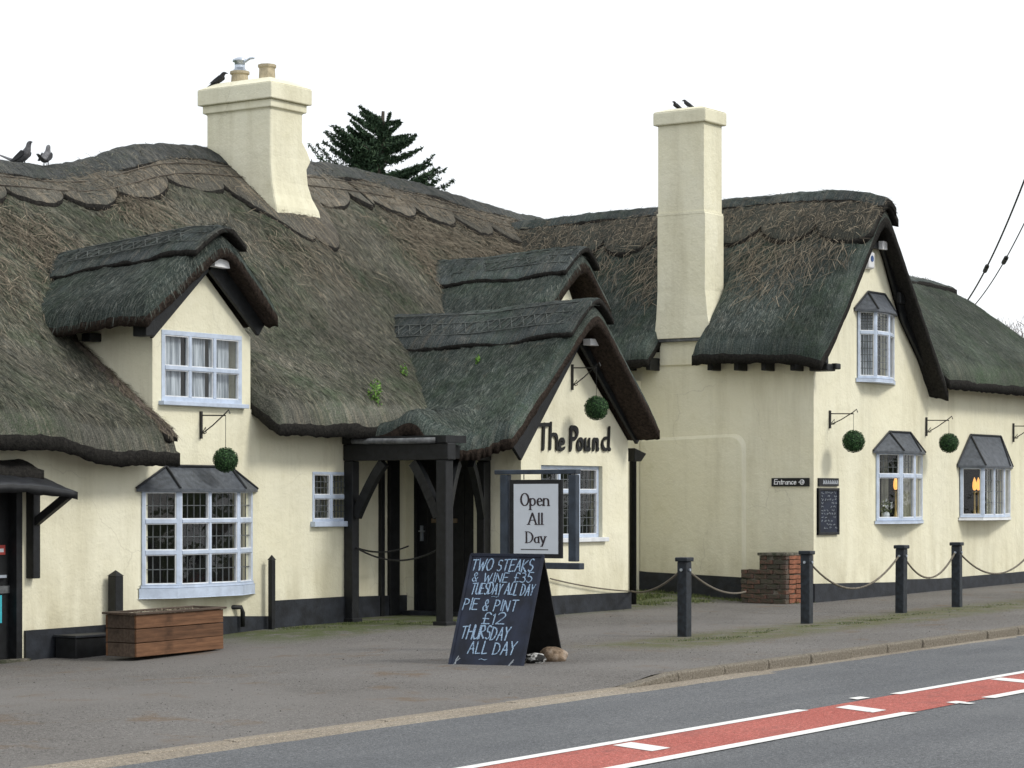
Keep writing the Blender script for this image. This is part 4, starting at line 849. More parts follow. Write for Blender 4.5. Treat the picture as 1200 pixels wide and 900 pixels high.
# chain ropes in the porch
def catenary(a, b, sag, n=16): 
    a, b = Vector(a), Vector(b); return [a.lerp(b, i / n) - Vector((0, 0, sag * 4 * (i / n) * (1 - i / n))) for i in range(n + 1)]
zc = onX(422, 642, XP).z
mb = MB(); mb.tube(catenary((XP, yA - .08, zc), (XP, yB_ + .09, zc + .0), .16), .013, 6); mb.build('barrier_rope', M_IRON, pr)
mb = MB(); mb.tube(catenary((XP, yA - .08, zc), (26.9, YM - .06, zc), .07), .012, 6); mb.build('barrier_rope', M_IRON, pr)
# entrance door
mb = MB(); mb.box(27.56, 27.61, dd[0] + .04, dd[1] - .04, -.3, dd[3] - .04); door = mb.build('door', M_BLACK, PUB, 'black entrance door inside the porch', bevel=.004)
mb = MB()
for k in range(1, 5): y = dd[0] + (dd[1] - dd[0]) * k / 5; mb.box(27.552, 27.562, y - .006, y + .006, -.1, dd[3] - .1)
mb.build('door_bead', M_IRON, door)
mb = MB(); mb.box(27.5, 27.66, dd[0], dd[0] + .05, -.3, dd[3]); mb.box(27.5, 27.66, dd[1] - .05, dd[1], -.3, dd[3]); mb.box(27.5, 27.66, dd[0] + .05, dd[1] - .05, dd[3] - .05, dd[3]); mb.build('door_frame', M_BLACK, door)
ph = onX(492, 625, 27.5); mb = MB(); mb.box(27.53, 27.56, ph.y - .02, ph.y + .02, ph.z - .11, ph.z + .11); mb.tube([(27.53, ph.y, ph.z + .03), (27.48, ph.y, ph.z + .03), (27.48, ph.y - .1, ph.z + .03)], .011, 6); mb.build('door_handle', M_METAL, door)
for px, py in ((507, 611), (530, 611)):
    p = onX(px, py, 27.5); mb = MB(); mb.box(27.535, 27.56, p.y - .05, p.y + .05, p.z - .02, p.z + .04); mb.build('door_plate', paint('dark_brass', (.15, .11, .07), .4), door)
mb = MB(); mb.box(27.3, 27.49, dd[0] - .05, dd[1] + .05, float(gz(27.4, 19.8)) - .05, float(gz(27.4, 19.8)) + .06); mb.build('door_step', M_PLINTH, PUB)

# ---------------------------------------------------------------- left door and canopy
mb = MB(); mb.box(ld[0], ld[1] - .0, YM + .10, YM + .16, -.4, ld[3]); door2 = mb.build('door', M_BLACK, PUB, 'black door under the small canopy at the far left')
x1 = ld[1]
mb = MB(); mb.box(x1 - .09, x1 + .0, YM - .03, YM + .12, -.4, ld[3] + .0); mb.build('door_frame', M_BLACK, door2)
def dplate(px0, px1, py0, py1, mat, name, dy=.02):
    a = onY(px0, py0, YM + .09); b = onY(px1, py1, YM + .09); mb = MB(); mb.box(a.x, b.x, YM + .10 - dy, YM + .10, b.z, a.z); mb.build(name, mat, door2)
dplate(-8, 5.5, 639, 650, paint('red_notice', (.42, .06, .05), .6), 'door_notice'); dplate(-4, 3.5, 643, 647, M_WSILL, 'notice_text', .022)
dplate(-6, 11, 687, 695, M_LEADGREY, 'letter_plate'); dplate(-10, 1.5, 698, 730, paint('turquoise_sticker', (.05, .42, .50), .5), 'door_notice'); dplate(-6, 5, 674, 677, M_METAL, 'door_handle', .05)
mb = MB(); mb.box(18.2, x1 + .05, YM - .12, YM - .0, -.30, -.17); mb.build('door_step', M_MORTAR, PUB)
# canopy: tarred board roof on brackets
cz = onY(60, 570, YM - .6).z; xc1 = onY(86, 0, YM - .65).x
xs = np.linspace(17.2, xc1, 40); ys = np.linspace(YM - .72, YM + .0, 12); X, Y = np.meshgrid(xs, ys, indexing='ij')
zc_ = lambda x, y: cz + .03 + .20 * (y - (YM - .7)) / .7 - .07 * np.clip((x - (xc1 - .9)) / .9, 0, 1) ** 1.4
cano, _ = slab('door_canopy', X, Y, zc_, .10, None, M_LEADROLL, PUB, .03, 91, .02, M_BLACK)
mb = MB(); xb = onY(39, 0, YM - .06).x; mb.box(xb - .055, xb + .055, YM - .12, YM + .005, onY(39, 678, YM - .1).z, cz + .1); mb.build('canopy_post', M_BLACK, PUB, bevel=.008)
mb = MB(); mb.beam((xb, YM - .1, onY(41, 612, YM - .1).z), (xb + .02, YM - .60, cz - .10), .08, .09); mb.build('canopy_brace', M_BLACK, PUB, bevel=.008)
# dark mossy lump of thatch above the canopy under the eyebrow
X, Y = np.meshgrid(np.linspace(17, onY(48, 0, YM - .3).x, 40), np.linspace(YM - .35, YM, 10), indexing='ij')
slab('thatch_skirt', X, Y, lambda x, y: onY(30, 541, YM).z + .0 * x + .3 * (y - YM + .2), .20, None, M_CUTD, PUB, .05, 95, .05)

# ---------------------------------------------------------------- topiary balls on brackets
def bracket(px0, py0, px1, py1, Y, label, group='wrought iron wall brackets'):
    a = onY(px0, py0, Y - .02); b = onY(px0, py1, Y - .02)   # plate top and bottom; arm projects out from the wall
    h = a.z - b.z; e = .42; t = thing('wall_bracket', label, 'bracket', (a.x, Y, b.z), 0, group)
    mb = MB(); mb.box(-.015, .015, -.03, -.002, 0, h); mb.build('back_plate', M_IRON, t)
    mb = MB(); mb.tube([(0, -.03, h - .05), (0, -e, h - .06)], .009, 6); mb.build('arm', M_IRON, t)
    mb = MB(); mb.tube([(0, -.03, .06), (0, -e * .5, h * .48), (0, -e, h - .03), (0, -e - .05, h + .01), (0, -e - .07, h - .04)], .008, 6); mb.tube([(0, -.04, .08), (0, -.09, .14), (0, -.10, .07), (0, -.06, .06)], .007, 6); mb.build('scroll', M_IRON, t)
    return Vector((a.x, Y - e, a.z - .06))
def bdir(px0, py0, pxe, Y):
    return None
tm = bpy.data.meshes.new('x'); bpy.data.meshes.remove(tm)
ball = None
def topiary(px, py, Y, dpx, label, hook, c):
    global ball
    # the ball hangs straight below the hook of its bracket
    Zd = c.x * CA + c.y * SA; r = dpx / 2 * Zd / F
    if ball is None:
        t = thing('topiary_ball', label, 'topiary ball', c, 0, 'hanging topiary balls')
        bm = bmesh.new(); bmesh.ops.create_icosphere(bm, subdivisions=4, radius=.93)
        for v in bm.verts: v.co *= 1 + random.uniform(-.03, .03)
        me = bpy.data.meshes.new('core'); bm.to_mesh(me); bm.free(); me.materials.append(paint('topiary_core', (.008, .02, .008), .9)); me.polygons.foreach_set('use_smooth', [False] * len(me.polygons)); co = bpy.data.objects.new('core', me); place(co, t)
        leaves('leaf', (0, 0, 0), (1, 1, 1), 3400, .075, M_BOX, t, seed=8, shell=True)['kind'] = 'stuff'
        for ch in bpy.data.objects:
            if ch.parent == t: ch.scale = (r, r, r)
        ball = t
    else:
        t = dup(ball, c, random.uniform(0, 6), label)
        for ch in [x for x in bpy.data.objects if x.parent == t]: ch.scale = (r, r, r)
    mb = MB(); mb.tube([(0, 0, r * .9), Vector(hook) - c], .004, 4); w = mb.build('hanging_wire', M_IRON, t); w.rotation_euler = (0, 0, -t.rotation_euler.z)
specs = [(263, 539, YM - .42, 28, 236, 482, 514, YM, 'green topiary ball hanging in front of the large bay window hood', 'iron bracket on the wall between the left dormer window and the bay hood'),
         (698, 478, YP - .42, 27, 671, 427, 457, YP, 'green topiary ball hanging above the pub name', 'iron bracket high on the gable above the pub name'),
         (995, 517, YW - .42, 25, 973, 481, 502, YW, 'green topiary ball hanging left of the right wing oriels', 'iron bracket on the wing wall above the chalk menu board'),
         (1108, 519, YW - .42, 22, 1086, 489, 511, YW, 'green topiary ball hanging between the two slate hooded oriels', 'iron bracket on the wall between the two lower oriels')]
for px, py, Y, dpx, bx, b0, b1_, Yw, lab, lab2 in specs:
    hk = bracket(bx, b0, bx + 20, b1_, Yw, lab2)
    c0 = onY(px, py, Y); a = ray(px)
    topiary(px, py, Y, dpx, lab, (hk.x, hk.y, hk.z), Vector((hk.x, hk.y, c0.z)))
bracket(1188, 496, 1200, 518, YW, 'iron bracket right of the steep slate hood, cut by the photo edge')

# ---------------------------------------------------------------- small wall things
a = onY(1016, 305, YW); t = thing('alarm_box', 'white and blue burglar alarm box high on the right gable', 'alarm box', (a.x, YW, a.z))
mb = MB(); mb.hexa([(-.10, -.09, -.13), (.10, -.09, -.13), (.13, 0, -.15), (-.13, 0, -.15), (-.10, -.09, .12), (.10, -.09, .12), (.13, 0, .16), (-.13, 0, .16)]); mb.build('case', M_WHITE, t, bevel=.02)
mb = MB(); mb.lathe((0, 0, 0), [(.05, -.004), (.05, .004)], 14); q = mb.build('emblem', paint('alarm_blue', (.04, .09, .25), .4), t); q.rotation_euler = (R(90), 0, 0); q.location = (0, -.094, .02)
a = onY(1047, 349, YW); t = thing('floodlight', 'black floodlight on the right gable beside the upper oriel', 'floodlight', (a.x, YW, a.z))
mb = MB(); mb.box(-.10, .10, -.17, -.10, -.10, .08); mb.build('lamp_housing', M_BLACK, t, bevel=.015); mb = MB(); mb.box(-.03, .03, -.10, 0, -.03, .03); mb.build('mount', M_BLACK, t)
# posts by the wall
def wallpost(px, pyt, w, label):
    g0 = onY(px, 700, YM - .12); z = float(gz(g0.x, YM - .12)); zt = onY(px, pyt, YM - .12).z
    t = thing('timber_post', label, 'post', (g0.x, YM - .12, z)); mb = MB(); h = zt - z
    mb.box(-w / 2, w / 2, -w / 2, w / 2, -.05, h - .07); mb.build('shaft', M_BLACK, t, bevel=.008)
    mb = MB(); k = w / 2 + .006; mb.add([(-k, -k, h - .069), (k, -k, h - .069), (k, k, h - .069), (-k, k, h - .069), (0, 0, h)], [(0, 1, 4), (1, 2, 4), (2, 3, 4), (3, 0, 4), (0, 3, 2, 1)]); mb.build('pointed_cap', M_BLACK, t)
wallpost(135.5, 668, .13, 'short black pointed timber post behind the wooden planter'); wallpost(318.5, 650, .07, 'thin black pointed timber post against the wall right of the bay')

# ---------------------------------------------------------------- strokes: lettering
def arc(cx, cy, rx, ry, a0, a1, n=9): return [(cx + rx * math.cos(R(a0 + (a1 - a0) * i / n)), cy + ry * math.sin(R(a0 + (a1 - a0) * i / n))) for i in range(n + 1)]
GL = {
 'T': (.62, [[(0, .97), (.62, 1.)], [(.31, 1), (.30, 0)]]), 'W': (.8, [[(0, 1), (.2, 0), (.4, .75), (.58, 0), (.8, 1)]]), 'O': (.68, [arc(.34, .5, .33, .5, 100, 460, 14)]),
 'S': (.52, [arc(.27, .75, .23, .24, 40, 250, 8) + arc(.25, .26, .25, .26, 80, -140, 9)]), 'E': (.5, [[(.48, 1), (0, 1), (0, 0), (.5, .02)], [(0, .52), (.4, .54)]]),
 'A': (.62, [[(0, 0), (.3, 1), (.6, 0)], [(.1, .36), (.52, .38)]]), 'K': (.55, [[(0, 1), (0, 0)], [(.5, 1), (.02, .48), (.55, 0)]]), '&': (.55, [arc(.26, .8, .15, .19, -60, 200, 8) + [(.5, .02)], arc(.22, .24, .22, .24, 110, 350, 8) + [(.52, .45)]]),
 'I': (.12, [[(.06, 1), (.06, 0)]]), 'N': (.6, [[(0, 0), (0, 1), (.55, 0), (.57, 1)]]), '£': (.5, [arc(.3, .78, .18, .2, 20, 190, 7) + [(.14, .1), (.02, 0), (.5, .02)], [(0, .45), (.38, .45)]]),
 '3': (.48, [arc(.2, .76, .22, .23, 130, -80, 8), arc(.2, .27, .26, .27, 90, -140, 9)]), '5': (.5, [[(.46, 1), (.08, 1), (.05, .56)] + arc(.2, .31, .27, .3, 95, -140, 9)]), 'U': (.58, [[(0, 1), (0, .3)] + arc(.28, .28, .28, .28, 180, 360, 8) + [(.56, 1), (.57, 0)]]),
 'D': (.6, [[(0, 0), (0, 1)], [(-.04, 1)] + arc(.1, .5, .48, .5, 88, -88, 9) + [(-.04, 0)]]), 'Y': (.56, [[(0, 1), (.26, .5), (.56, 1)], [(.27, .5), (.22, 0)]]), 'L': (.48, [[(0, 1), (0, 0), (.46, .02)]]),
 'P': (.52, [[(0, 0), (0, 1)], [(-.02, 1)] + arc(.16, .74, .33, .26, 88, -90, 8) + [(0, .48)]]), '1': (.14, [[(.0, .85), (.1, 1), (.1, 0)]]), '2': (.5, [arc(.24, .74, .23, .26, 160, -30, 8) + [(0, 0), (.5, .02)]]),
 'H': (.58, [[(0, 1), (0, 0)], [(.56, 1), (.56, 0)], [(0, .5), (.56, .52)]]), 'R': (.56, [[(0, 0), (0, 1)], [(-.02, 1)] + arc(.16, .76, .3, .24, 88, -90, 8) + [(.02, .52), (.54, 0)]]), '~': (.5, [[(0, .45), (.12, .58), (.25, .5), (.38, .42), (.5, .56)]]),
 'h': (.44, [[(0, 1.0), (0, 0)], [(0, .4)] + arc(.2, .38, .2, .2, 150, 0, 6) + [(.41, .06), (.46, 0)]]), 'e': (.42, [[(.04, .3), (.38, .36)] + arc(.21, .3, .19, .3, 20, 300, 10) + [(.42, .1)]]), 'o': (.46, [arc(.23, .3, .22, .3, 90, 450, 12)]),
 'u': (.46, [[(0, .58), (0, .2)] + arc(.19, .19, .19, .19, 180, 330, 6), [(.4, .58), (.4, .06), (.47, 0)]]), 'n': (.46, [[(0, .58), (0, 0)], [(0, .42)] + arc(.2, .38, .2, .2, 150, 0, 6) + [(.41, .05), (.47, 0)]]),
 'd': (.5, [arc(.22, .28, .21, .28, 70, 300, 10), [(.42, 1.05), (.42, .08), (.5, 0)]]), 'p': (.46, [[(0, .58), (0, -.32)], arc(.2, .3, .22, .29, 150, -150, 10)]), 'l': (.1, [[(.05, 1.), (.05, 0)]]),
 'a': (.44, [arc(.2, .26, .19, .26, 60, 310, 9), [(.38, .56), (.38, .06), (.44, 0)]]), 'y': (.44, [[(0, .58), (.2, .02)], [(.42, .58), (.12, -.3), (0, -.3)]]), 'r': (.32, [[(0, .58), (0, 0)], [(0, .38)] + arc(.17, .4, .16, .17, 150, 50, 4)]),
 't': (.3, [[(.12, .85), (.12, .1), (.2, 0), (.3, .05)], [(0, .58), (.28, .58)]]), 'c': (.38, [arc(.21, .29, .19, .29, 50, 310, 9)]), ' ': (.3, [])}
SERIF = {'p': [(0, -.32)], 'n': [(0, 0), (.41, 0)], 'A': [(0, 0), (.6, 0)], 'l': [(.05, 0)], 'D': [(0, 0), (0, 1)], 'y': [(0, .58), (.42, .58)]}
def hull(pts):
    pts = sorted(set(pts)); 
    def half(P):
        h = []
        for p in P:
            while len(h) > 1 and (h[-1][0] - h[-2][0]) * (p[1] - h[-2][1]) - (h[-1][1] - h[-2][1]) * (p[0] - h[-2][0]) <= 1e-12: h.pop()
            h.append(p)
        return h
    a = half(pts); b = half(pts[::-1]); return a[:-1] + b[:-1]
def glyph(mb, ch, O, U, V, N, size, sx=1., nib=(.05, .05, 0), depth=.004, x0=0., y0=0., jit=0., serif=False, k0=0, slant=0.):
    w, strokes = GL[ch]; a, b, ang = nib; ca, sa = math.cos(R(ang)), math.sin(R(ang)); k = k0; strokes = list(strokes)
    if serif: strokes = strokes + [[(x - .08, y + (0 if y < .9 else 0)), (x + .08, y)] for x, y in SERIF.get(ch, [])]
    for st in strokes:
        st = [(x * sx * size + y * slant * size + random.uniform(-jit, jit) * size, y * size + random.uniform(-jit, jit) * size) for x, y in st]
        for p, q in zip(st, st[1:]):
            P = []
            for c in (p, q):
                for i in range(8):
                    t = i * math.pi / 4; e, f = a * size * math.cos(t), b * size * math.sin(t); P.append((round(x0 + c[0] + e * ca - f * sa, 6), round(y0 + c[1] + e * sa + f * ca, 6)))
            H = hull(P); n = len(H); k += 1; dz = depth + .00025 * (k % 9)
            vs = [O + U * h[0] + V * h[1] + N * dz for h in H] + [O + U * h[0] + V * h[1] + N * .0002 for h in H]
            mb.add(vs, [tuple(range(n))] + [(i, (i + 1) % n, n + (i + 1) % n, n + i) for i in range(n)])
    return w * sx * size, k
def textline(mb, s, O, U, V, N, size, x0, x1, y, nib, jit=0., serif=False, gap=.16, depth=.004, slant=0.):
    tw = sum(GL[c][0] + gap for c in s) - gap; sx = (x1 - x0) / (tw * size); x = x0
    for i, c in enumerate(s):
        sc = 1 + random.uniform(-jit, jit) * 1.5
        glyph(mb, c, O, U, V, N, size * sc, sx, nib, depth, x, y + random.uniform(-jit, jit) * size, jit * .5, serif, i * 3, slant); x += (GL[c][0] + gap) * size * sx
# pub name, each letter on its own
tn = thing('pub_name_sign', 'black brush script lettering reading The Pound on the gable wall', 'sign', (onY(630, 0, YP).x, YP, onY(630, 528, YP).z))
def namebits():
    xs0 = tn.location.x
    for ch, px, pb, ht, sx, nib in (('T', 629, 526, 29, 1.15, (.10, .055, 50)), ('h', 643, 526, 30, 1.1, (.085, .045, 50)), ('e', 653, 527, 21, 1.25, (.125, .05, 50)), ('P', 667, 527, 26, 1.0, (.135, .055, 50)), ('o', 675, 527, 21, 1.05, (.135, .055, 50)), ('u', 684, 527, 21, .95, (.135, .055, 50)), ('n', 694, 527, 21, .95, (.135, .055, 50)), ('d', 704, 527, 25, 1.3, (.09, .05, 50))):
        p = onY(px, pb, YP); p2 = onY(px + 1, pb, YP); ppm = 1 / (p2.x - p.x); Zd = p.x * CA + p.y * SA; size = ht * Zd / F
        mb = MB(); glyph(mb, ch, Vector((p.x - xs0, -.012, p.z - tn.location.z)), Vector((1, 0, 0)), UP, Vector((0, -1, 0)), size, sx * 1.05, nib, .02, slant=.05); mb.build('letter', M_BLACK, tn)
namebits()
# a-board
BL = onG(527, 779); BR = onG(612, 783); BK = onG(661, 775); off = BK - BR; BKL = BL + off
TL = (BL + BKL) / 2; TR = (BR + BK) / 2
Zc = TL.x * CA + TL.y * SA; ht = HC + Zc * (585 - 650) / F; TLt = Vector((TL.x, TL.y, ht)); TRt = Vector((TR.x, TR.y, ht + .0))
ab = thing('a_board', 'navy chalk A-board advertising steaks and pie on the forecourt', 'sandwich board', ((BL + BK) / 2).to_tuple())
o0 = ab.location.copy()
def panel(mb, a, b, c, d, t):
    n = (Vector(b) - Vector(a)).cross(Vector(d) - Vector(a)).normalized() * t; mb.hexa([a, b, c, d, a + n, b + n, c + n, d + n])
a_, b_, c_, d_ = [p - o0 for p in (BL, BR, TRt, TLt)]; nrm = (b_ - a_).cross(d_ - a_).normalized(); nrm = -nrm if nrm.dot(-o0) < 0 else nrm
def lean(mbn, a, b, c, d, mat, th):
    mb = MB(); n = (b - a).cross(d - a).normalized() * th; mb.hexa([a, b, c, d, a + n, b + n, c + n, d + n]); return mb.build(mbn, mat, ab, bevel=.004)
for P in (BL, BR, BK, BKL): pass
lean('front_panel', a_, b_, c_, d_, M_CHALKB, .018 if (b_ - a_).cross(d_ - a_).dot(-o0) < 0 else -.018)
e_, f_ = BKL - o0, BK - o0; lean('rear_panel', e_, f_, c_ + off.normalized() * .02, d_ + off.normalized() * .02, M_BLACK, .018)
mb = MB()
for p, q in ((a_, d_), (b_, c_)): mb.beam(p + nrm * .004, q + nrm * .004, .03, .012)
mb.beam(d_ + nrm * .004, c_ + nrm * .004, .03, .03); mb.build('board_edge', M_CHALKB, ab)
mb = MB()
Uv = (b_ - a_); Wb = Uv.length; Uv.normalize(); Vv = nrm.cross(Uv).normalized(); Vv = -Vv if Vv.z < 0 else Vv; Hb = (d_ - a_).dot(Vv)
shear = (d_ - a_).dot(Uv)
def bline(s, xl, xr, yt, yb, **k):
    vt = 1 - (yt - 145) / 650; vb = 1 - (yb - 145) / 650
    conv = lambda x, v: (x - (265 - 140 * (1 - v))) / 438 * Wb + shear * v
    x0, x1 = conv(xl, (vt + vb) / 2), conv(xr, (vt + vb) / 2); size = (vt - vb) * Hb
    textline(mb, s, a_ + nrm * .0, Uv, Vv, nrm, size, x0, x1, vb * Hb, (.055, .036, 40), .045, slant=.04)
for a in (('TWO STEAKS', 268, 640, 172, 240), ('& WINE £35', 272, 632, 250, 305), ('TUESDAY ALL DAY', 264, 645, 312, 378), ('~', 385, 430, 378, 405), ('PIE & PINT', 215, 540, 408, 474), ('£12', 330, 462, 488, 552), ('THURSDAY', 200, 490, 565, 640), ('ALL DAY', 245, 525, 652, 722), ('~', 305, 350, 740, 775)): bline(*a)
ab_w = mb.build('chalk_writing', M_CHALK, ab)
mb = MB()
for (x, y, x2, y2) in ((150, 795, 190, 755), (470, 805, 510, 762), (160, 790, 182, 742), (480, 800, 515, 750)):
    cv = lambda x, y: a_ + nrm * .003 + Uv * ((x - (265 - 140 * ((y - 145) / 650))) / 438 * Wb + shear * (1 - (y - 145) / 650)) + Vv * (1 - (y - 145) / 650) * Hb
    mb.tube([cv(x, y), cv((x + x2) / 2 - 6, (y + y2) / 2), cv(x2, y2)], .006, 5)
mb.build('chalk_flourish', M_CHALKG, ab)
# stones weighing the board down
def rock(name, p, r, mats, label, seed):
    bm = bmesh.new(); bmesh.ops.create_icosphere(bm, subdivisions=4, radius=1); me = bpy.data.meshes.new(name)
    for v in bm.verts:
        c = v.co; k = 1 + .28 * float(fbm(np.array(c.x * 1.7 + seed), np.array(c.y * 1.7 + c.z * 1.3), seed)); v.co = Vector((c.x * r[0] * k, c.y * r[1] * k, max(c.z, -.75) * r[2] * k + r[2] * .7))
    bm.to_mesh(me); bm.free(); me.materials.append(mats); me.polygons.foreach_set('use_smooth', [True] * len(me.polygons)); o = bpy.data.objects.new(name, me); COL.objects.link(o); o.location = p; return tag(o, label, 'rock')
m = Mat('brown_stone', .85); n = m.noise(9, 6, rough=.7); m.col(m.ramp(n, [(.3, (.07, .045, .03)), (.5, (.26, .19, .13)), (.7, (.45, .38, .32))])); m.bump(n, .8, .03); MR1 = m.m
m = Mat('black_white_stone', .7); n = m.noise(7, 4, (1, 1, 2.2)); m.col(m.ramp(n, [(.44, (.012, .012, .012)), (.5, (.7, .7, .68)), (.56, (.02, .02, .02)), (.66, (.75, .74, .70))])); MR2 = m.m
p = onG(648, 777); rock('rock', p, (.11, .15, .10), MR1, 'larger brown stone weighing down the A-board at its right', 3)
p = onG(627, 779); rock('rock', p + Vector((0, 0, 0)), (.09, .12, .07), MR2, 'black and white mottled stone under the A-board beside the brown one', 5)

# hanging sign in its frame
sg0 = onG(628, 762); XS = sg0.x
ts = thing('hanging_sign', 'white Open All Day sign swinging in a dark blue timber frame behind the A-board', 'sign', sg0.to_tuple())
def S_(px, py): p = onX(px, py, XS) - sg0; return p
def sb(px0, px1, py0, py1, x0=-.035, x1=.035, mat=M_NAVY, name='frame_rail', bev=.008):
    a, b = S_(px0, py1), S_(px1, py0); mb = MB(); mb.box(x0, x1, b.y, a.y, a.z, b.z); return mb.build(name, mat, ts, bevel=bev)
sb(582, 678, 550, 556, -.05, .05, name='top_rail'); sb(588, 597, 556.3, 660, -.04, .04, name='upright'); sb(668, 677, 556.3, 658, -.04, .04, name='upright'); sb(584, 682, 660, 665.5, -.05, .05, name='bottom_rail')
sb(600, 610, 665.8, 755, -.04, .04, name='leg'); sb(626, 634, 665.8, 755, -.04, .04, name='leg'); sb(596, 640, 755, 764, -.18, .18, name='foot')
sb(598.5, 659, 562, 653.5, -.02, .02, M_BLACK, 'sign_board', .004); sb(603.5, 655.5, 567, 648.5, -.026, -.0205, M_SIGNW, 'sign_face', 0)
a, b = S_(614, 556), S_(614, 562); mb = MB(); mb.tube([a, b], .006, 5); a, b = S_(645, 556), S_(645, 562); mb.tube([a, b], .006, 5); mb.build('hanger', M_IRON, ts)
mb = MB()
def sgl(s, px0, px1, pyt, pyb):
    a = S_(px0, pyb); b = S_(px1, pyb); t = S_(px0, pyt); size = t.z - a.z
    textline(mb, s, Vector((-.0262, 0, 0)), Vector((0, -1, 0)), UP, Vector((-1, 0, 0)), size, -a.y, -b.y, a.z, (.085, .03, 5), 0, True, .14, .003)
sgl('Open', 612, 645, 578, 592.5); sgl('All', 621, 637.5, 601, 614.5); sgl('Day', 618.5, 641, 623, 636); mb.build('sign_text', M_INK, ts)['kind'] = 'stuff'
sb(612, 644, 643.6, 644.4, -.0275, -.0262, M_LEADGREY, 'small_print_line', 0)

# entrance sign and menu board
pc = onX(927, 565, XW); te = thing('entrance_sign', 'black Entrance sign with white script and arrow roundel by the wing corner', 'sign', (XW, pc.y, pc.z))
a = onX(905, 570, XW); b = onX(949, 560, XW); mb = MB(); mb.box(-.03, -.002, b.y - pc.y, a.y - pc.y, a.z - pc.z, b.z - pc.z); mb.build('plate', M_BLACK, te, bevel=.004)
mb = MB(); a = onX(908.5, 567.5, XW); b = onX(934, 563, XW)
textline(mb, 'Entrance', Vector((-.031, 0, 0)), Vector((0, -1, 0)), UP, Vector((-1, 0, 0)), .075, -(a.y - pc.y), -(b.y - pc.y), a.z - pc.z, (.10, .07, 40), .02, gap=.1, slant=.1)
cc = onX(941, 565, XW); cy, cz2 = -(cc.y - pc.y), cc.z - pc.z
P = [(-.033, -(cy + .035 * math.cos(t * math.pi / 8)), cz2 + .035 * math.sin(t * math.pi / 8)) for t in range(17)]; mb.tube(P, .008, 5); mb.tube([(-.034, -(cy - .06), cz2), (-.034, -(cy + .02), cz2)], .006, 5); mb.tube([(-.034, -cy, cz2 + .02), (-.034, -(cy + .022), cz2), (-.034, -cy, cz2 - .02)], .006, 5); mb.build('lettering', M_WHITE, te)
a = onY(957, 627, YW); b = onY(981, 572, YW); tmn = thing('menu_board', 'tall black framed chalk menu board on the corner of the wing', 'menu board', ((a.x + b.x) / 2, YW, a.z))
w_ = (b.x - a.x) / 2; h_ = b.z - a.z
mb = MB(); mb.box(-w_, w_, -.03, -.001, 0, h_); mb.build('slate', M_CHALKB, tmn)
mb = MB()
for (x0, x1, z0, z1) in ((-w_, w_, 0, .04), (-w_, w_, h_ - .04, h_), (-w_, -w_ + .045, .04, h_ - .04), (w_ - .045, w_, .04, h_ - .04)): mb.box(x0, x1, -.045, -.0005, z0, z1)
mb.build('frame', M_BLACK, tmn, bevel=.004)
mb = MB()
for r in range(11):
    z = h_ * (.90 - r * .075); x = -w_ * .72
    while x < w_ * .7:
        L = random.uniform(.03, .09); pts = [(x + L * i / 5, -.033, z + random.uniform(-.018, .018)) for i in range(6)]
        if random.random() < .8: mb.tube(pts, .004, 4)
        x += L + random.uniform(.02, .06)
mb.build('faint_chalk_marks', M_CHALKG, tmn)['kind'] = 'stuff'
a = onY(958, 569.5, YW); b = onY(981, 560.5, YW); th_ = thing('header_sign', 'small black header plate with white lettering above the menu board', 'sign', ((a.x + b.x) / 2, YW, a.z)); w_ = (b.x - a.x) / 2; h_ = b.z - a.z
mb = MB(); mb.box(-w_, w_, -.03, -.001, 0, h_); mb.build('plate', M_BLACK, th_)
mb = MB(); x = -w_ * .6
while x < w_ * .85:
    pts = [(x, -.032, h_ * .25), (x + .012, -.032, h_ * .75), (x + .035, -.032, h_ * .6), (x + .04, -.032, h_ * .25)]; mb.tube(pts, .007, 4); x += .075
mb.build('blurred_lettering', M_SIGNW, th_)

# ---------------------------------------------------------------- planter and black crate
pA_ = onG(160, 775); pB2 = onG(262, 765); pC = onG(124, 773)
ux = Vector((1, 0, 0)); Lx = pB2.x - pA_.x
Lx = onY(262, 760, pA_.y).x - pA_.x; Wy = onX(124, 773, pA_.x).y - pA_.y
tp = thing('wooden_planter', 'stained wooden plank planter box against the left wall', 'planter', (pA_.x, pA_.y, float(gz(pA_.x + .8, pA_.y)) + .01), 0)
Hh = 53 * (pA_.x * CA + pA_.y * SA) / F
tp.rotation_euler = (0, -.012, 0)
nP = 3; hp_ = (Hh - .03) / nP
pl = None
def plank(L, ax, x, y, z):
    mb = MB(); h = hp_ - .008
    if ax: mb.box(0, L, 0, .03, 0, h)
    else: mb.box(0, .03, 0, L, 0, h)
    o = mb.build('plank', M_WOOD, tp, bevel=.006); o.location = (x, y, z); o.rotation_euler = (0, random.uniform(-.004, .004) if ax else 0, 0); return o
for k in range(nP):
    z = .01 + k * hp_; p = plank(Lx, 1, 0, 0, z); q = dup(p, (0, Wy - .03, z), parent=tp); p = plank(Wy - .06, 0, .0, .03, z); p.data.materials[0] = M_WOODD; q = dup(p, (Lx - .03, .03, z), parent=tp)
mb = MB()
for (x0, x1, y0_, y1_) in ((-.03, Lx + .03, -.03, .05), (-.03, Lx + .03, Wy - .05, Wy + .03), (-.03, .05, .05, Wy - .05), (Lx - .05, Lx + .03, .05, Wy - .05)): mb.box(x0, x1, y0_, y1_, Hh - .022, Hh)
mb.build('rim', M_WOODD, tp, bevel=.004)
X, Y = np.meshgrid(np.linspace(.03, Lx - .03, 30), np.linspace(.03, Wy - .03, 12), indexing='ij'); idx = np.arange(360).reshape(30, 12)
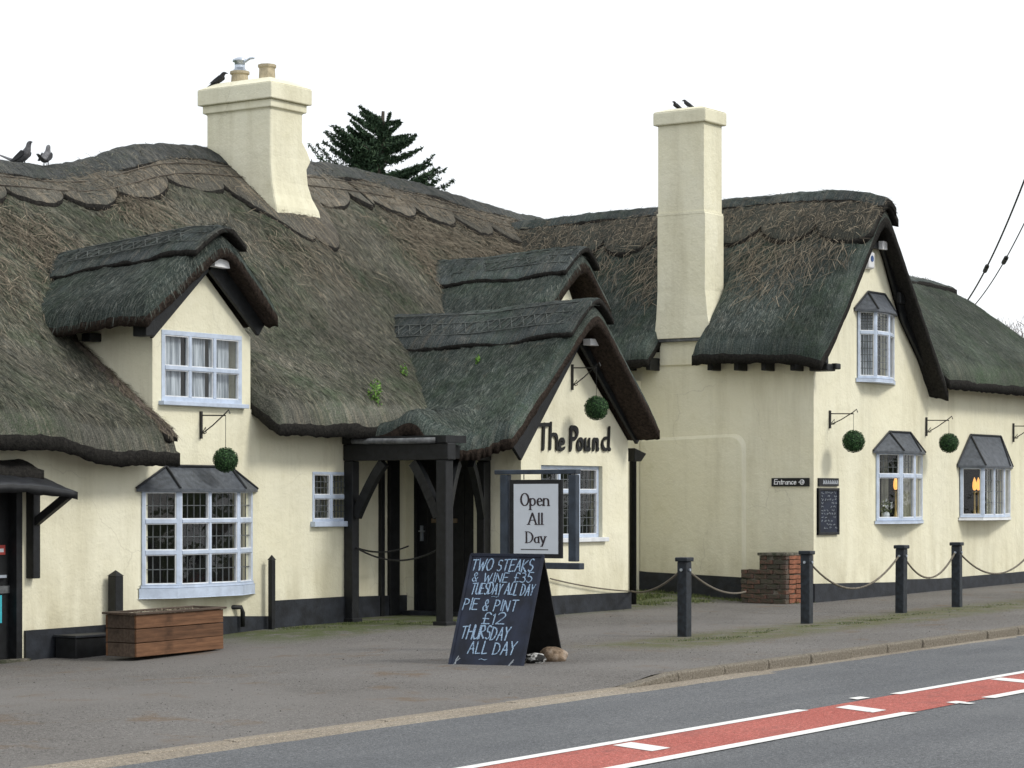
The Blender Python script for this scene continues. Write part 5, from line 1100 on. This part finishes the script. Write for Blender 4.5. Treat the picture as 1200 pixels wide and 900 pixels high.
npmesh('soil', np.stack([X, Y, Hh - .05 + .03 * fbm(X * 6, Y * 6)], -1).reshape(-1, 3), np.stack([idx[:-1, :-1], idx[1:, :-1], idx[1:, 1:], idx[:-1, 1:]], -1).reshape(-1, 4), [M_SOIL], tp)
leaves('dry_leaves', (Lx * .5, Wy * .5, Hh - .03), (Lx * .42, Wy * .35, .03), 260, .022, M_STRAW_L, tp, seed=12)['kind'] = 'stuff'
a = onY(78, 0, YM - .25).x; b = onY(128, 0, YM - .25).x; z = float(gz((a + b) / 2, YM - .2)); zt2 = onY(100, 743, YM - .25).z
tk = thing('black_crate', 'low black box on the ground left of the planter', 'box', ((a + b) / 2, YM - .25, z)); w_ = (b - a) / 2
mb = MB(); mb.box(-w_, w_, -.15, .18, -.02, zt2 - z - .03); mb.build('body', M_BLACK, tk, bevel=.008); mb = MB(); mb.box(-w_ - .02, w_ + .02, -.17, .2, zt2 - z - .029, zt2 - z); mb.build('lid', M_PLINTH, tk, bevel=.006)
p = onG(79, 767); rock('stone', (p.x, p.y + .1, p.z - .01), (.07, .06, .035), M_PLINTH, 'small dark stone on the ground left of the low black box', 9)

# ---------------------------------------------------------------- bollards and ropes
bol = []
BG = 'black timber bollards along the pavement'
bl = ['black bollard right of the A-board, nearest the camera', 'black bollard in front of the brick block', 'black bollard below the smaller lower oriel', 'black bollard right below the gap between the lower oriels', 'black bollard at the far right beyond the photo edge']
sp = [(802, 747, 92), (945.5, 732, 84.5), (1056, 720, 79.5), (1121.5, 708.5, 73)]
spots = []
for px, py, h in sp:
    a = ray(px); Z = 14.7 / a[1]; spots.append((a[0] * Z, 14.7))
spots.append((spots[-1][0] + 3.0, 14.7))
for i, (x, y) in enumerate(spots):
    z = float(gz(x, y)) + float(fo(np.array(x), np.array(y)))
    if i == 0:
        t = thing('bollard', bl[0], 'bollard', (x, y, z), 0, BG)
        mb = MB(); mb.box(-.065, .065, -.065, .065, -.1, .90); mb.build('shaft', M_POST, t, bevel=.012)
        mb = MB(); mb.box(-.085, .085, -.085, .085, .90, .95); mb.build('cap', M_POST, t, bevel=.01)
        mb = MB(); mb.tube([(-.068, 0, .80), (-.085, 0, .80)], .018, 8); mb.tube([(.0, -.068, .80), (.0, -.085, .80)], .018, 8); mb.build('eye_bolt', M_METAL, t)
    else: t = dup(bol[0], (x, y, z), random.uniform(-.12, .12), bl[i]); t.rotation_euler[0] = random.uniform(-.02, .02); t.rotation_euler[1] = random.uniform(-.02, .02)
    bol.append(t)
def rope(name, a, b, sag, label, r=.014, n=18):
    a, b = Vector(a), Vector(b); c = catenary(a, b, sag, n); o = Vector(c[n // 2]); mb = MB(); mb.tube([p - o for p in c], r, 6); q = mb.build(name, M_ROPE, None, smooth=True); q.location = o; return tag(q, label, 'rope', 'barrier ropes between the bollards')
rl = ['slack barrier rope between the first two bollards right of the A-board', 'barrier rope hanging between the brick block bollard and the next one right', 'short barrier rope hanging between the third and fourth bollards', 'barrier rope leaving the fourth bollard for the photo edge']
def btop(i, s): x, y = spots[i]; return (x + s * .07, y, bol[i].location.z + .80)
for i, sg in ((1, .40), (2, .34), (3, .36)): rope('barrier_rope', btop(i, 1), btop(i + 1, -1), sg, rl[i])
p1 = onY(860, 689, 17.6); rope('barrier_rope', btop(0, 1), (p1.x, 17.4, p1.z - .05), .12, 'slack rope running from the nearest bollard back to the pale stone')
p0 = onY(735, 693, YP - .02); rope('barrier_rope', btop(0, -1), (30.3, YP - .05, p0.z), .10, 'slack rope running from the nearest bollard to the gable corner')
p2 = onY(645, 678, YP - .05); rope('barrier_rope', (p2.x, YP - .05, p2.z), (30.3, YP - .06, p0.z), .03, 'thin rope along the plinth under the leaded gable window', .01)

# ---------------------------------------------------------------- brick block
bx0 = 32.55; 
# front face looks towards the camera (-X); laid out in courses
tb = thing('brick_block', 'crumbling stepped block of old mossy bricks at the wing corner', 'brick block', (bx0, 17.2, float(gz(bx0, 17.8))))
y_r = onX(943, 0, bx0).y; y_f = onX(921, 0, bx0).y; y_l = onX(867, 0, bx0).y; y_m = onX(888, 0, bx0).y; zb0 = tb.location.z; zt_hi = onX(905, 647, bx0).z; zt_lo = onX(878, 667, bx0).z
hB = .075; bL = .225; core = MB(); y_r2 = y_f
core.box(.02, .50, y_f + .02 - 17.2, y_m - .02 - 17.2, -.05, zt_hi - zb0 - .06); core.box(.02, .50, y_m - .02 - 17.2, y_l - .02 - 17.2, -.05, zt_lo - zb0 - .05); core.build('mortar_core', M_MORTAR, tb)
bm_ = MB(); bm_.box(0, .10, 0, bL - .012, 0, hB - .012); b0 = bm_.build('brick', M_BRICK, tb, bevel=.008); b0me = b0.data; firstb = True
bm2 = MB(); bm2.box(0, bL - .012, 0, .10, 0, hB - .012); s0 = bm2.build('brick', M_BRICKR, tb, bevel=.008); bm3 = MB(); bm3.box(0, .10, 0, .10, 0, hB - .012); h0 = bm3.build('brick', M_BRICK, tb, bevel=.008)
def putb(src, loc, used={}):
    if src.name not in used: used[src.name] = 1; o = src
    else: o = src.copy(); COL.objects.link(o)
    o.location = Vector(loc) + Vector((random.uniform(-.01, .01), 0, random.uniform(-.006, .006))); o.rotation_euler = (random.uniform(-.05, .05), random.uniform(-.04, .04), random.uniform(-.08, .08))
nc = int((zt_hi - zb0) / hB)
for k in range(nc):
    z = k * hB; yl = y_l if z + hB < zt_lo - zb0 + .02 else y_m; y = y_f - 17.2 + (0 if k % 2 else .0)
    if k % 2: putb(h0, (random.uniform(-.012, .008), y, z)); y += .112
    while y + .1 < yl - 17.2:
        if y + bL < yl - 17.2: putb(b0, (random.uniform(-.015, .01), y, z)); y += bL
        else: putb(h0, (random.uniform(-.015, .01), y, z)); y += .112
    x = .105 if not k % 2 else .0
    x = .11
    while x < .42: putb(s0, (x, y_f - 17.2 - .005, z)); x += bL
mb = MB(); mb.box(-.02, .5, y_f - 17.2 - .02, y_m - 17.2, zt_hi - zb0 - .055, zt_hi - zb0 - .01); mb.build('slate_top', M_MORTAR, tb, bevel=.01)
p = onG(859, 694); rock('stone', (p.x, p.y, p.z - .02), (.12, .16, .09), paint('pale_stone', (.33, .31, .24), .9, .4, .5), 'pale stone lying left of the brick block', 12)
p = onG(835, 696); 

# ---------------------------------------------------------------- grass tufts and grit
def tufts(name, pts, n, hgt, spread, mat, label, cat):
    rg = np.random.default_rng(3); V = []; Fc = []; at = []
    for i in range(n):
        (x0, y0, x1, y1) = pts[rg.integers(len(pts))]; t = rg.random(); x = x0 + (x1 - x0) * t + rg.normal(0, spread); y = y0 + (y1 - y0) * t + rg.normal(0, spread)
        if vnoise(x * 2.5, y * 2.5, 4) < -.05: continue
        z = float(gz(x, y)) + float(fo(np.array(x), np.array(y))) - .005; h = hgt * rg.uniform(.4, 1.2); a = rg.uniform(0, 6.28); w = .006; dx, dy = math.cos(a) * w, math.sin(a) * w; lx, ly = rg.normal(0, h * .5, 2); k = len(V)
        V += [(x - dx, y - dy, z), (x + dx, y + dy, z), (x + lx, y + ly, z + h)]; Fc.append((k, k + 1, k + 2)); at.append(rg.random())
    o = npmesh(name, V, Fc, [mat], None, smooth=False, attr=at); return tag(o, label, cat, kind='stuff')
tufts('grass_tufts', [(30.5, 20.0, 32.9, 20.1), (31.0, 19.6, 32.6, 19.5), (30.6, 19.2, 32.4, 18.6), (32.9, 17.2, 33.0, 20)], 6000, .05, .12, M_TUFT, 'low grass growing at the foot of the recessed wall', 'grass')
tufts('moss_fringe', [(23.4, 14.25, 34, 14.3), (24, 14.1, 30, 14.2), (24.0, 20.0, 26.0, 19.9), (24.5, 19.7, 26.6, 19.0)], 9000, .022, .11, M_TUFT, 'mossy green fringe along the edge of the tarmac', 'moss')
rg = np.random.default_rng(5); n = 9000; xs = rg.uniform(10, 34, n); ys = rg.uniform(KY + .2, 20, n); zs = gz(xs, ys) + fo(xs, ys); s = rg.uniform(.003, .008, n) * np.where(rg.random(n) < .03, 1.9, 1)
o4 = np.array([[1, 0, 0], [-.5, .87, 0], [-.5, -.87, 0], [0, 0, .8]]); V = (np.stack([xs, ys, zs], -1)[:, None, :] + o4[None] * s[:, None, None]).reshape(-1, 3); k = np.arange(n)[:, None] * 4
o = npmesh('loose_grit', V, np.concatenate([k + [[0, 1, 3]], k + [[1, 2, 3]], k + [[2, 0, 3]]]), [straw('grit', (.06, .055, .05), (.13, .122, .115), (.24, .23, .215))], None, smooth=False, attr=np.tile(rg.random(n), 3)); tag(o, 'loose grit scattered over the tarmac forecourt', 'grit', kind='stuff')

# ---------------------------------------------------------------- birds
def bird(name, loc, rz, sc, spine, tail, mat, label, cat, beakdir=1, legs=True):
    t = thing(name, label, cat, loc, rz); mb = MB(); n = 10; vs = []
    for i, (x, z, rw, rh) in enumerate(spine):
        a = spine[max(i - 1, 0)]; b = spine[min(i + 1, len(spine) - 1)]; d = Vector((b[0] - a[0], 0, b[1] - a[1])).normalized(); nrm_ = Vector((-d.z, 0, d.x))
        for k in range(n): th = 2 * math.pi * k / n; vs.append((Vector((x, 0, z)) + Vector((0, 1, 0)) * math.cos(th) * rw + nrm_ * math.sin(th) * rh) * sc)
    m_ = len(spine); mb.add(vs, [(i * n + k, i * n + (k + 1) % n, (i + 1) * n + (k + 1) % n, (i + 1) * n + k) for i in range(m_ - 1) for k in range(n)] + [tuple(range(n)), tuple((m_ - 1) * n + k for k in range(n))])
    b = mb.build('body', mat, t, smooth=True); sub = b.modifiers.new('sub', 'SUBSURF'); sub.levels = 1; sub.render_levels = 1
    mb = MB()
    for s in (-1, 1): mb.tube([Vector((.0, s * .025, .06)) * sc, Vector((.005, s * .025, -.01)) * sc], .005 * sc * 1.3, 5)
    mb.build('legs', M_IRON, t)
    for s in (-1, 1):
        w = MB(); P = [(.07, .155), (.03, .175), (-.06, .12), (-.15, .055), (-.10, .055), (0, .085), (.06, .12)]
        v = [Vector((x, s * .062, z)) * sc for x, z in P] + [Vector((x, s * .05, z)) * sc for x, z in P]; q = len(P); w.add(v, [tuple(range(q)), tuple(range(2 * q - 1, q - 1, -1))] + [(i, (i + 1) % q, q + (i + 1) % q, q + i) for i in range(q)]); w.build('wing', M_FEATH, t)
    return t
pig = [(-.36, .10, .02, .006), (-.22, .075, .03, .008), (-.14, .065, .035, .02), (-.09, .075, .05, .045), (-.02, .10, .062, .062), (.045, .135, .058, .06), (.075, .18, .04, .042), (.085, .215, .028, .03), (.092, .245, .030, .032), (.112, .262, .022, .022), (.135, .262, .008, .008), (.155, .256, .003, .003)]
crow = [(-.26, -.02, .03, .006), (-.17, .025, .035, .012), (-.10, .06, .045, .035), (-.03, .10, .058, .055), (.03, .14, .055, .055), (.06, .18, .038, .04), (.075, .205, .034, .036), (.10, .215, .028, .026), (.125, .21, .012, .012), (.165, .20, .004, .005)]
def zroof(x): return float(zmain(np.array(x), np.array(YR))) + .10
p = onY(27, 190, YR); bird('pigeon', (p.x, YR, zroof(p.x) - .0), R(-125) + AX, 1.25, [(-.52, .20, .02, .006), (-.34, .15, .03, .008)] + pig[2:], None, M_FEATHG, 'grey bird with long dark tail on the thatch ridge at far left', 'bird')
p = onY(54, 190, YR); bird('pigeon', (p.x, YR, zroof(p.x) - .0), R(30), 1.2, pig, None, M_FEATHG, 'plump grey bird perched second from the left on the thatch ridge', 'bird')
p = onX(256, 92, cx0 + .1); bird('crow', (cx0 + .12, p.y, zt + .0), R(-80), .95, crow, None, M_FEATH, 'black crow on the left chimney beside the capped pot', 'bird')
p = onX(791, 127, rx0 + .1); bird('jackdaw', (rx0 + .15, p.y, rt + .01), R(160), .62, crow, None, M_FEATH, 'small black bird on the tall chimney, the left one of two', 'bird')
p = onX(804, 127, rx0 + .1); bird('jackdaw', (rx0 + .15, p.y, rt + .01), R(95), .68, crow, None, M_FEATH, 'small black bird on the tall chimney, the right one with tail out', 'bird')

# ---------------------------------------------------------------- overhead cables
def far(px, py, Z): a = ray(px); return Vector((a[0] * Z, a[1] * Z, HC + Z * (585 - py) / F))
def cable(a, b, label, ins=None, r=.012):
    c = (a + b) / 2; t = thing('overhead_cable', label, 'cable', c); mb = MB(); mb.tube([p - c for p in catenary(a, b, .25, 24)], r, 6); mb.build('wire', M_IRON, t)
    if ins is not None: q = a.lerp(b, ins) - c - Vector((0, 0, .25 * 4 * ins * (1 - ins))); d = (b - a).normalized(); mb = MB(); mb.tube([q - d * .35, q - d * .30, q + d * .30, q + d * .35], [.015, .045, .045, .015], 8); mb.build('insulator', M_BLACK, t)
a = far(1128, 360, 55); b = far(1215, 172, 38); cable(a, b, 'left of the two dark overhead cables rising beyond the roof', .40, .018)
a = far(1138, 362, 55); b = far(1235, 185, 38); cable(a, b, 'right of the two thin overhead cables rising beyond the roof', .50, .012)

# ---------------------------------------------------------------- trees
def conifer():
    base = far(449, 585, 62); g0 = -.3; top = far(470, 135, 62).z + .1
    t = thing('conifer_tree', 'dark spreading conifer rising behind the thatched ridge', 'tree', (base.x, base.y, g0)); H = top - g0
    mb = MB(); mb.tube([(0, 0, 0), (.1, 0, H * .4), (-.1, .1, H * .75), (0, 0, H)], [.35, .26, .15, .04], 10); mb.build('trunk', M_BARK, t, smooth=True)
    rg = np.random.default_rng(21); r_ = Vector((SA, -CA, 0)); dpt = Vector((CA, SA, 0)); V = []; br = MB()
    def bough(z0, dirx, rise, L, dep):
        p = Vector((0, 0, z0)); d = (r_ * dirx + dpt * dep + Vector((0, 0, rise))).normalized(); pts = [p]
        nseg = 9
        for i in range(nseg): d = (d + Vector((0, 0, .03)) + Vector(rg.normal(0, .035, 3))).normalized(); p = p + d * L / nseg; pts.append(p)
        br.tube(pts, [max(.012, .06 * (1 - i / nseg)) for i in range(len(pts))], 5)
        for i in range(2, len(pts)):
            f = i / nseg; sp = (.34 - .26 * f) * (L / 2.8)
            m = int(170 * (1.15 - f))
            for _ in range(m):
                a = pts[i] - (pts[i] - pts[i - 1]) * rg.random() + Vector(rg.normal(0, 1, 3)) * sp * .45; a.z -= abs(rg.normal(0, sp * .25)); V.append(a)
    for k in range(44):
        z0 = H * rg.uniform(.6, .98); L = min(2.7, (1.0 - z0 / H) * 10 + .5)
        bough(z0, -1, rg.uniform(.25, .75), L * rg.uniform(.7, 1.1), rg.uniform(-.6, .6))
    for k in range(40):
        z0 = H * rg.uniform(.6, .98); L = min(2.2, (1.0 - z0 / H) * 7 + .35)
        bough(z0, 1, rg.uniform(.1, .5), L * rg.uniform(.7, 1.1), rg.uniform(-.8, .8))
    for k in range(8): bough(H * rg.uniform(.85, .95), rg.uniform(-.6, .4), 1.2, rg.uniform(.5, 1.), rg.uniform(-.4, .4))
    br.build('limbs', M_BARK, t)
    P = np.array([tuple(v) for v in V]); n = len(P); a = rg.normal(size=(n, 3)); a[:, 2] += .4; a /= np.linalg.norm(a, axis=1, keepdims=True); b = np.cross(a, rg.normal(size=(n, 3))); b /= np.linalg.norm(b, axis=1, keepdims=True); s = rg.uniform(.04, .085, n)[:, None]
    v = np.stack([P - a * s, P + b * s * .3, P + a * s, P - b * s * .3], 1).reshape(-1, 3); o = npmesh('crown', v, np.arange(n * 4).reshape(-1, 4), [M_CONIF], t, smooth=False, attr=rg.random(n)); o['kind'] = 'stuff'
conifer()
def bare_tree():
    base = far(1225, 585, 75); t = thing('bare_tree', 'leafless pale twiggy tree beyond the right end of the roof', 'tree', (base.x, base.y, -.3)); H = far(1200, 372, 75).z + .5
    rg = random.Random(4); tr = MB(); tw = MB()
    def grow(p, d, L, r, lv):
        q = p + d * L; (tr if lv < 3 else tw).tube([p, p.lerp(q, .5) + Vector((rg.gauss(0, .03), rg.gauss(0, .03), 0)) * L, q], [r, r * .85, r * .7], 6 if lv < 3 else 3, cap=False)
        if lv >= 7: return
        for k in range(3 if lv in (1, 2, 4) else 2 + (rg.random() < .35)):
            nd = (d + Vector((rg.gauss(0, .42), rg.gauss(0, .42), rg.gauss(.06, .28)))).normalized(); grow(q, nd, L * rg.uniform(.68, .86), r * .62, lv + 1)
    grow(Vector((0, 0, 0)), Vector((0, 0, 1)), H * .27, .22, 0)
    tr.build('trunk', M_TWIG, t); o = tw.build('twigs', M_TWIG, t); o['kind'] = 'stuff'
bare_tree()
print('tris', sum(len(o.data.polygons) for o in bpy.data.objects if o.type == 'MESH'), 'objects', len(bpy.data.objects))
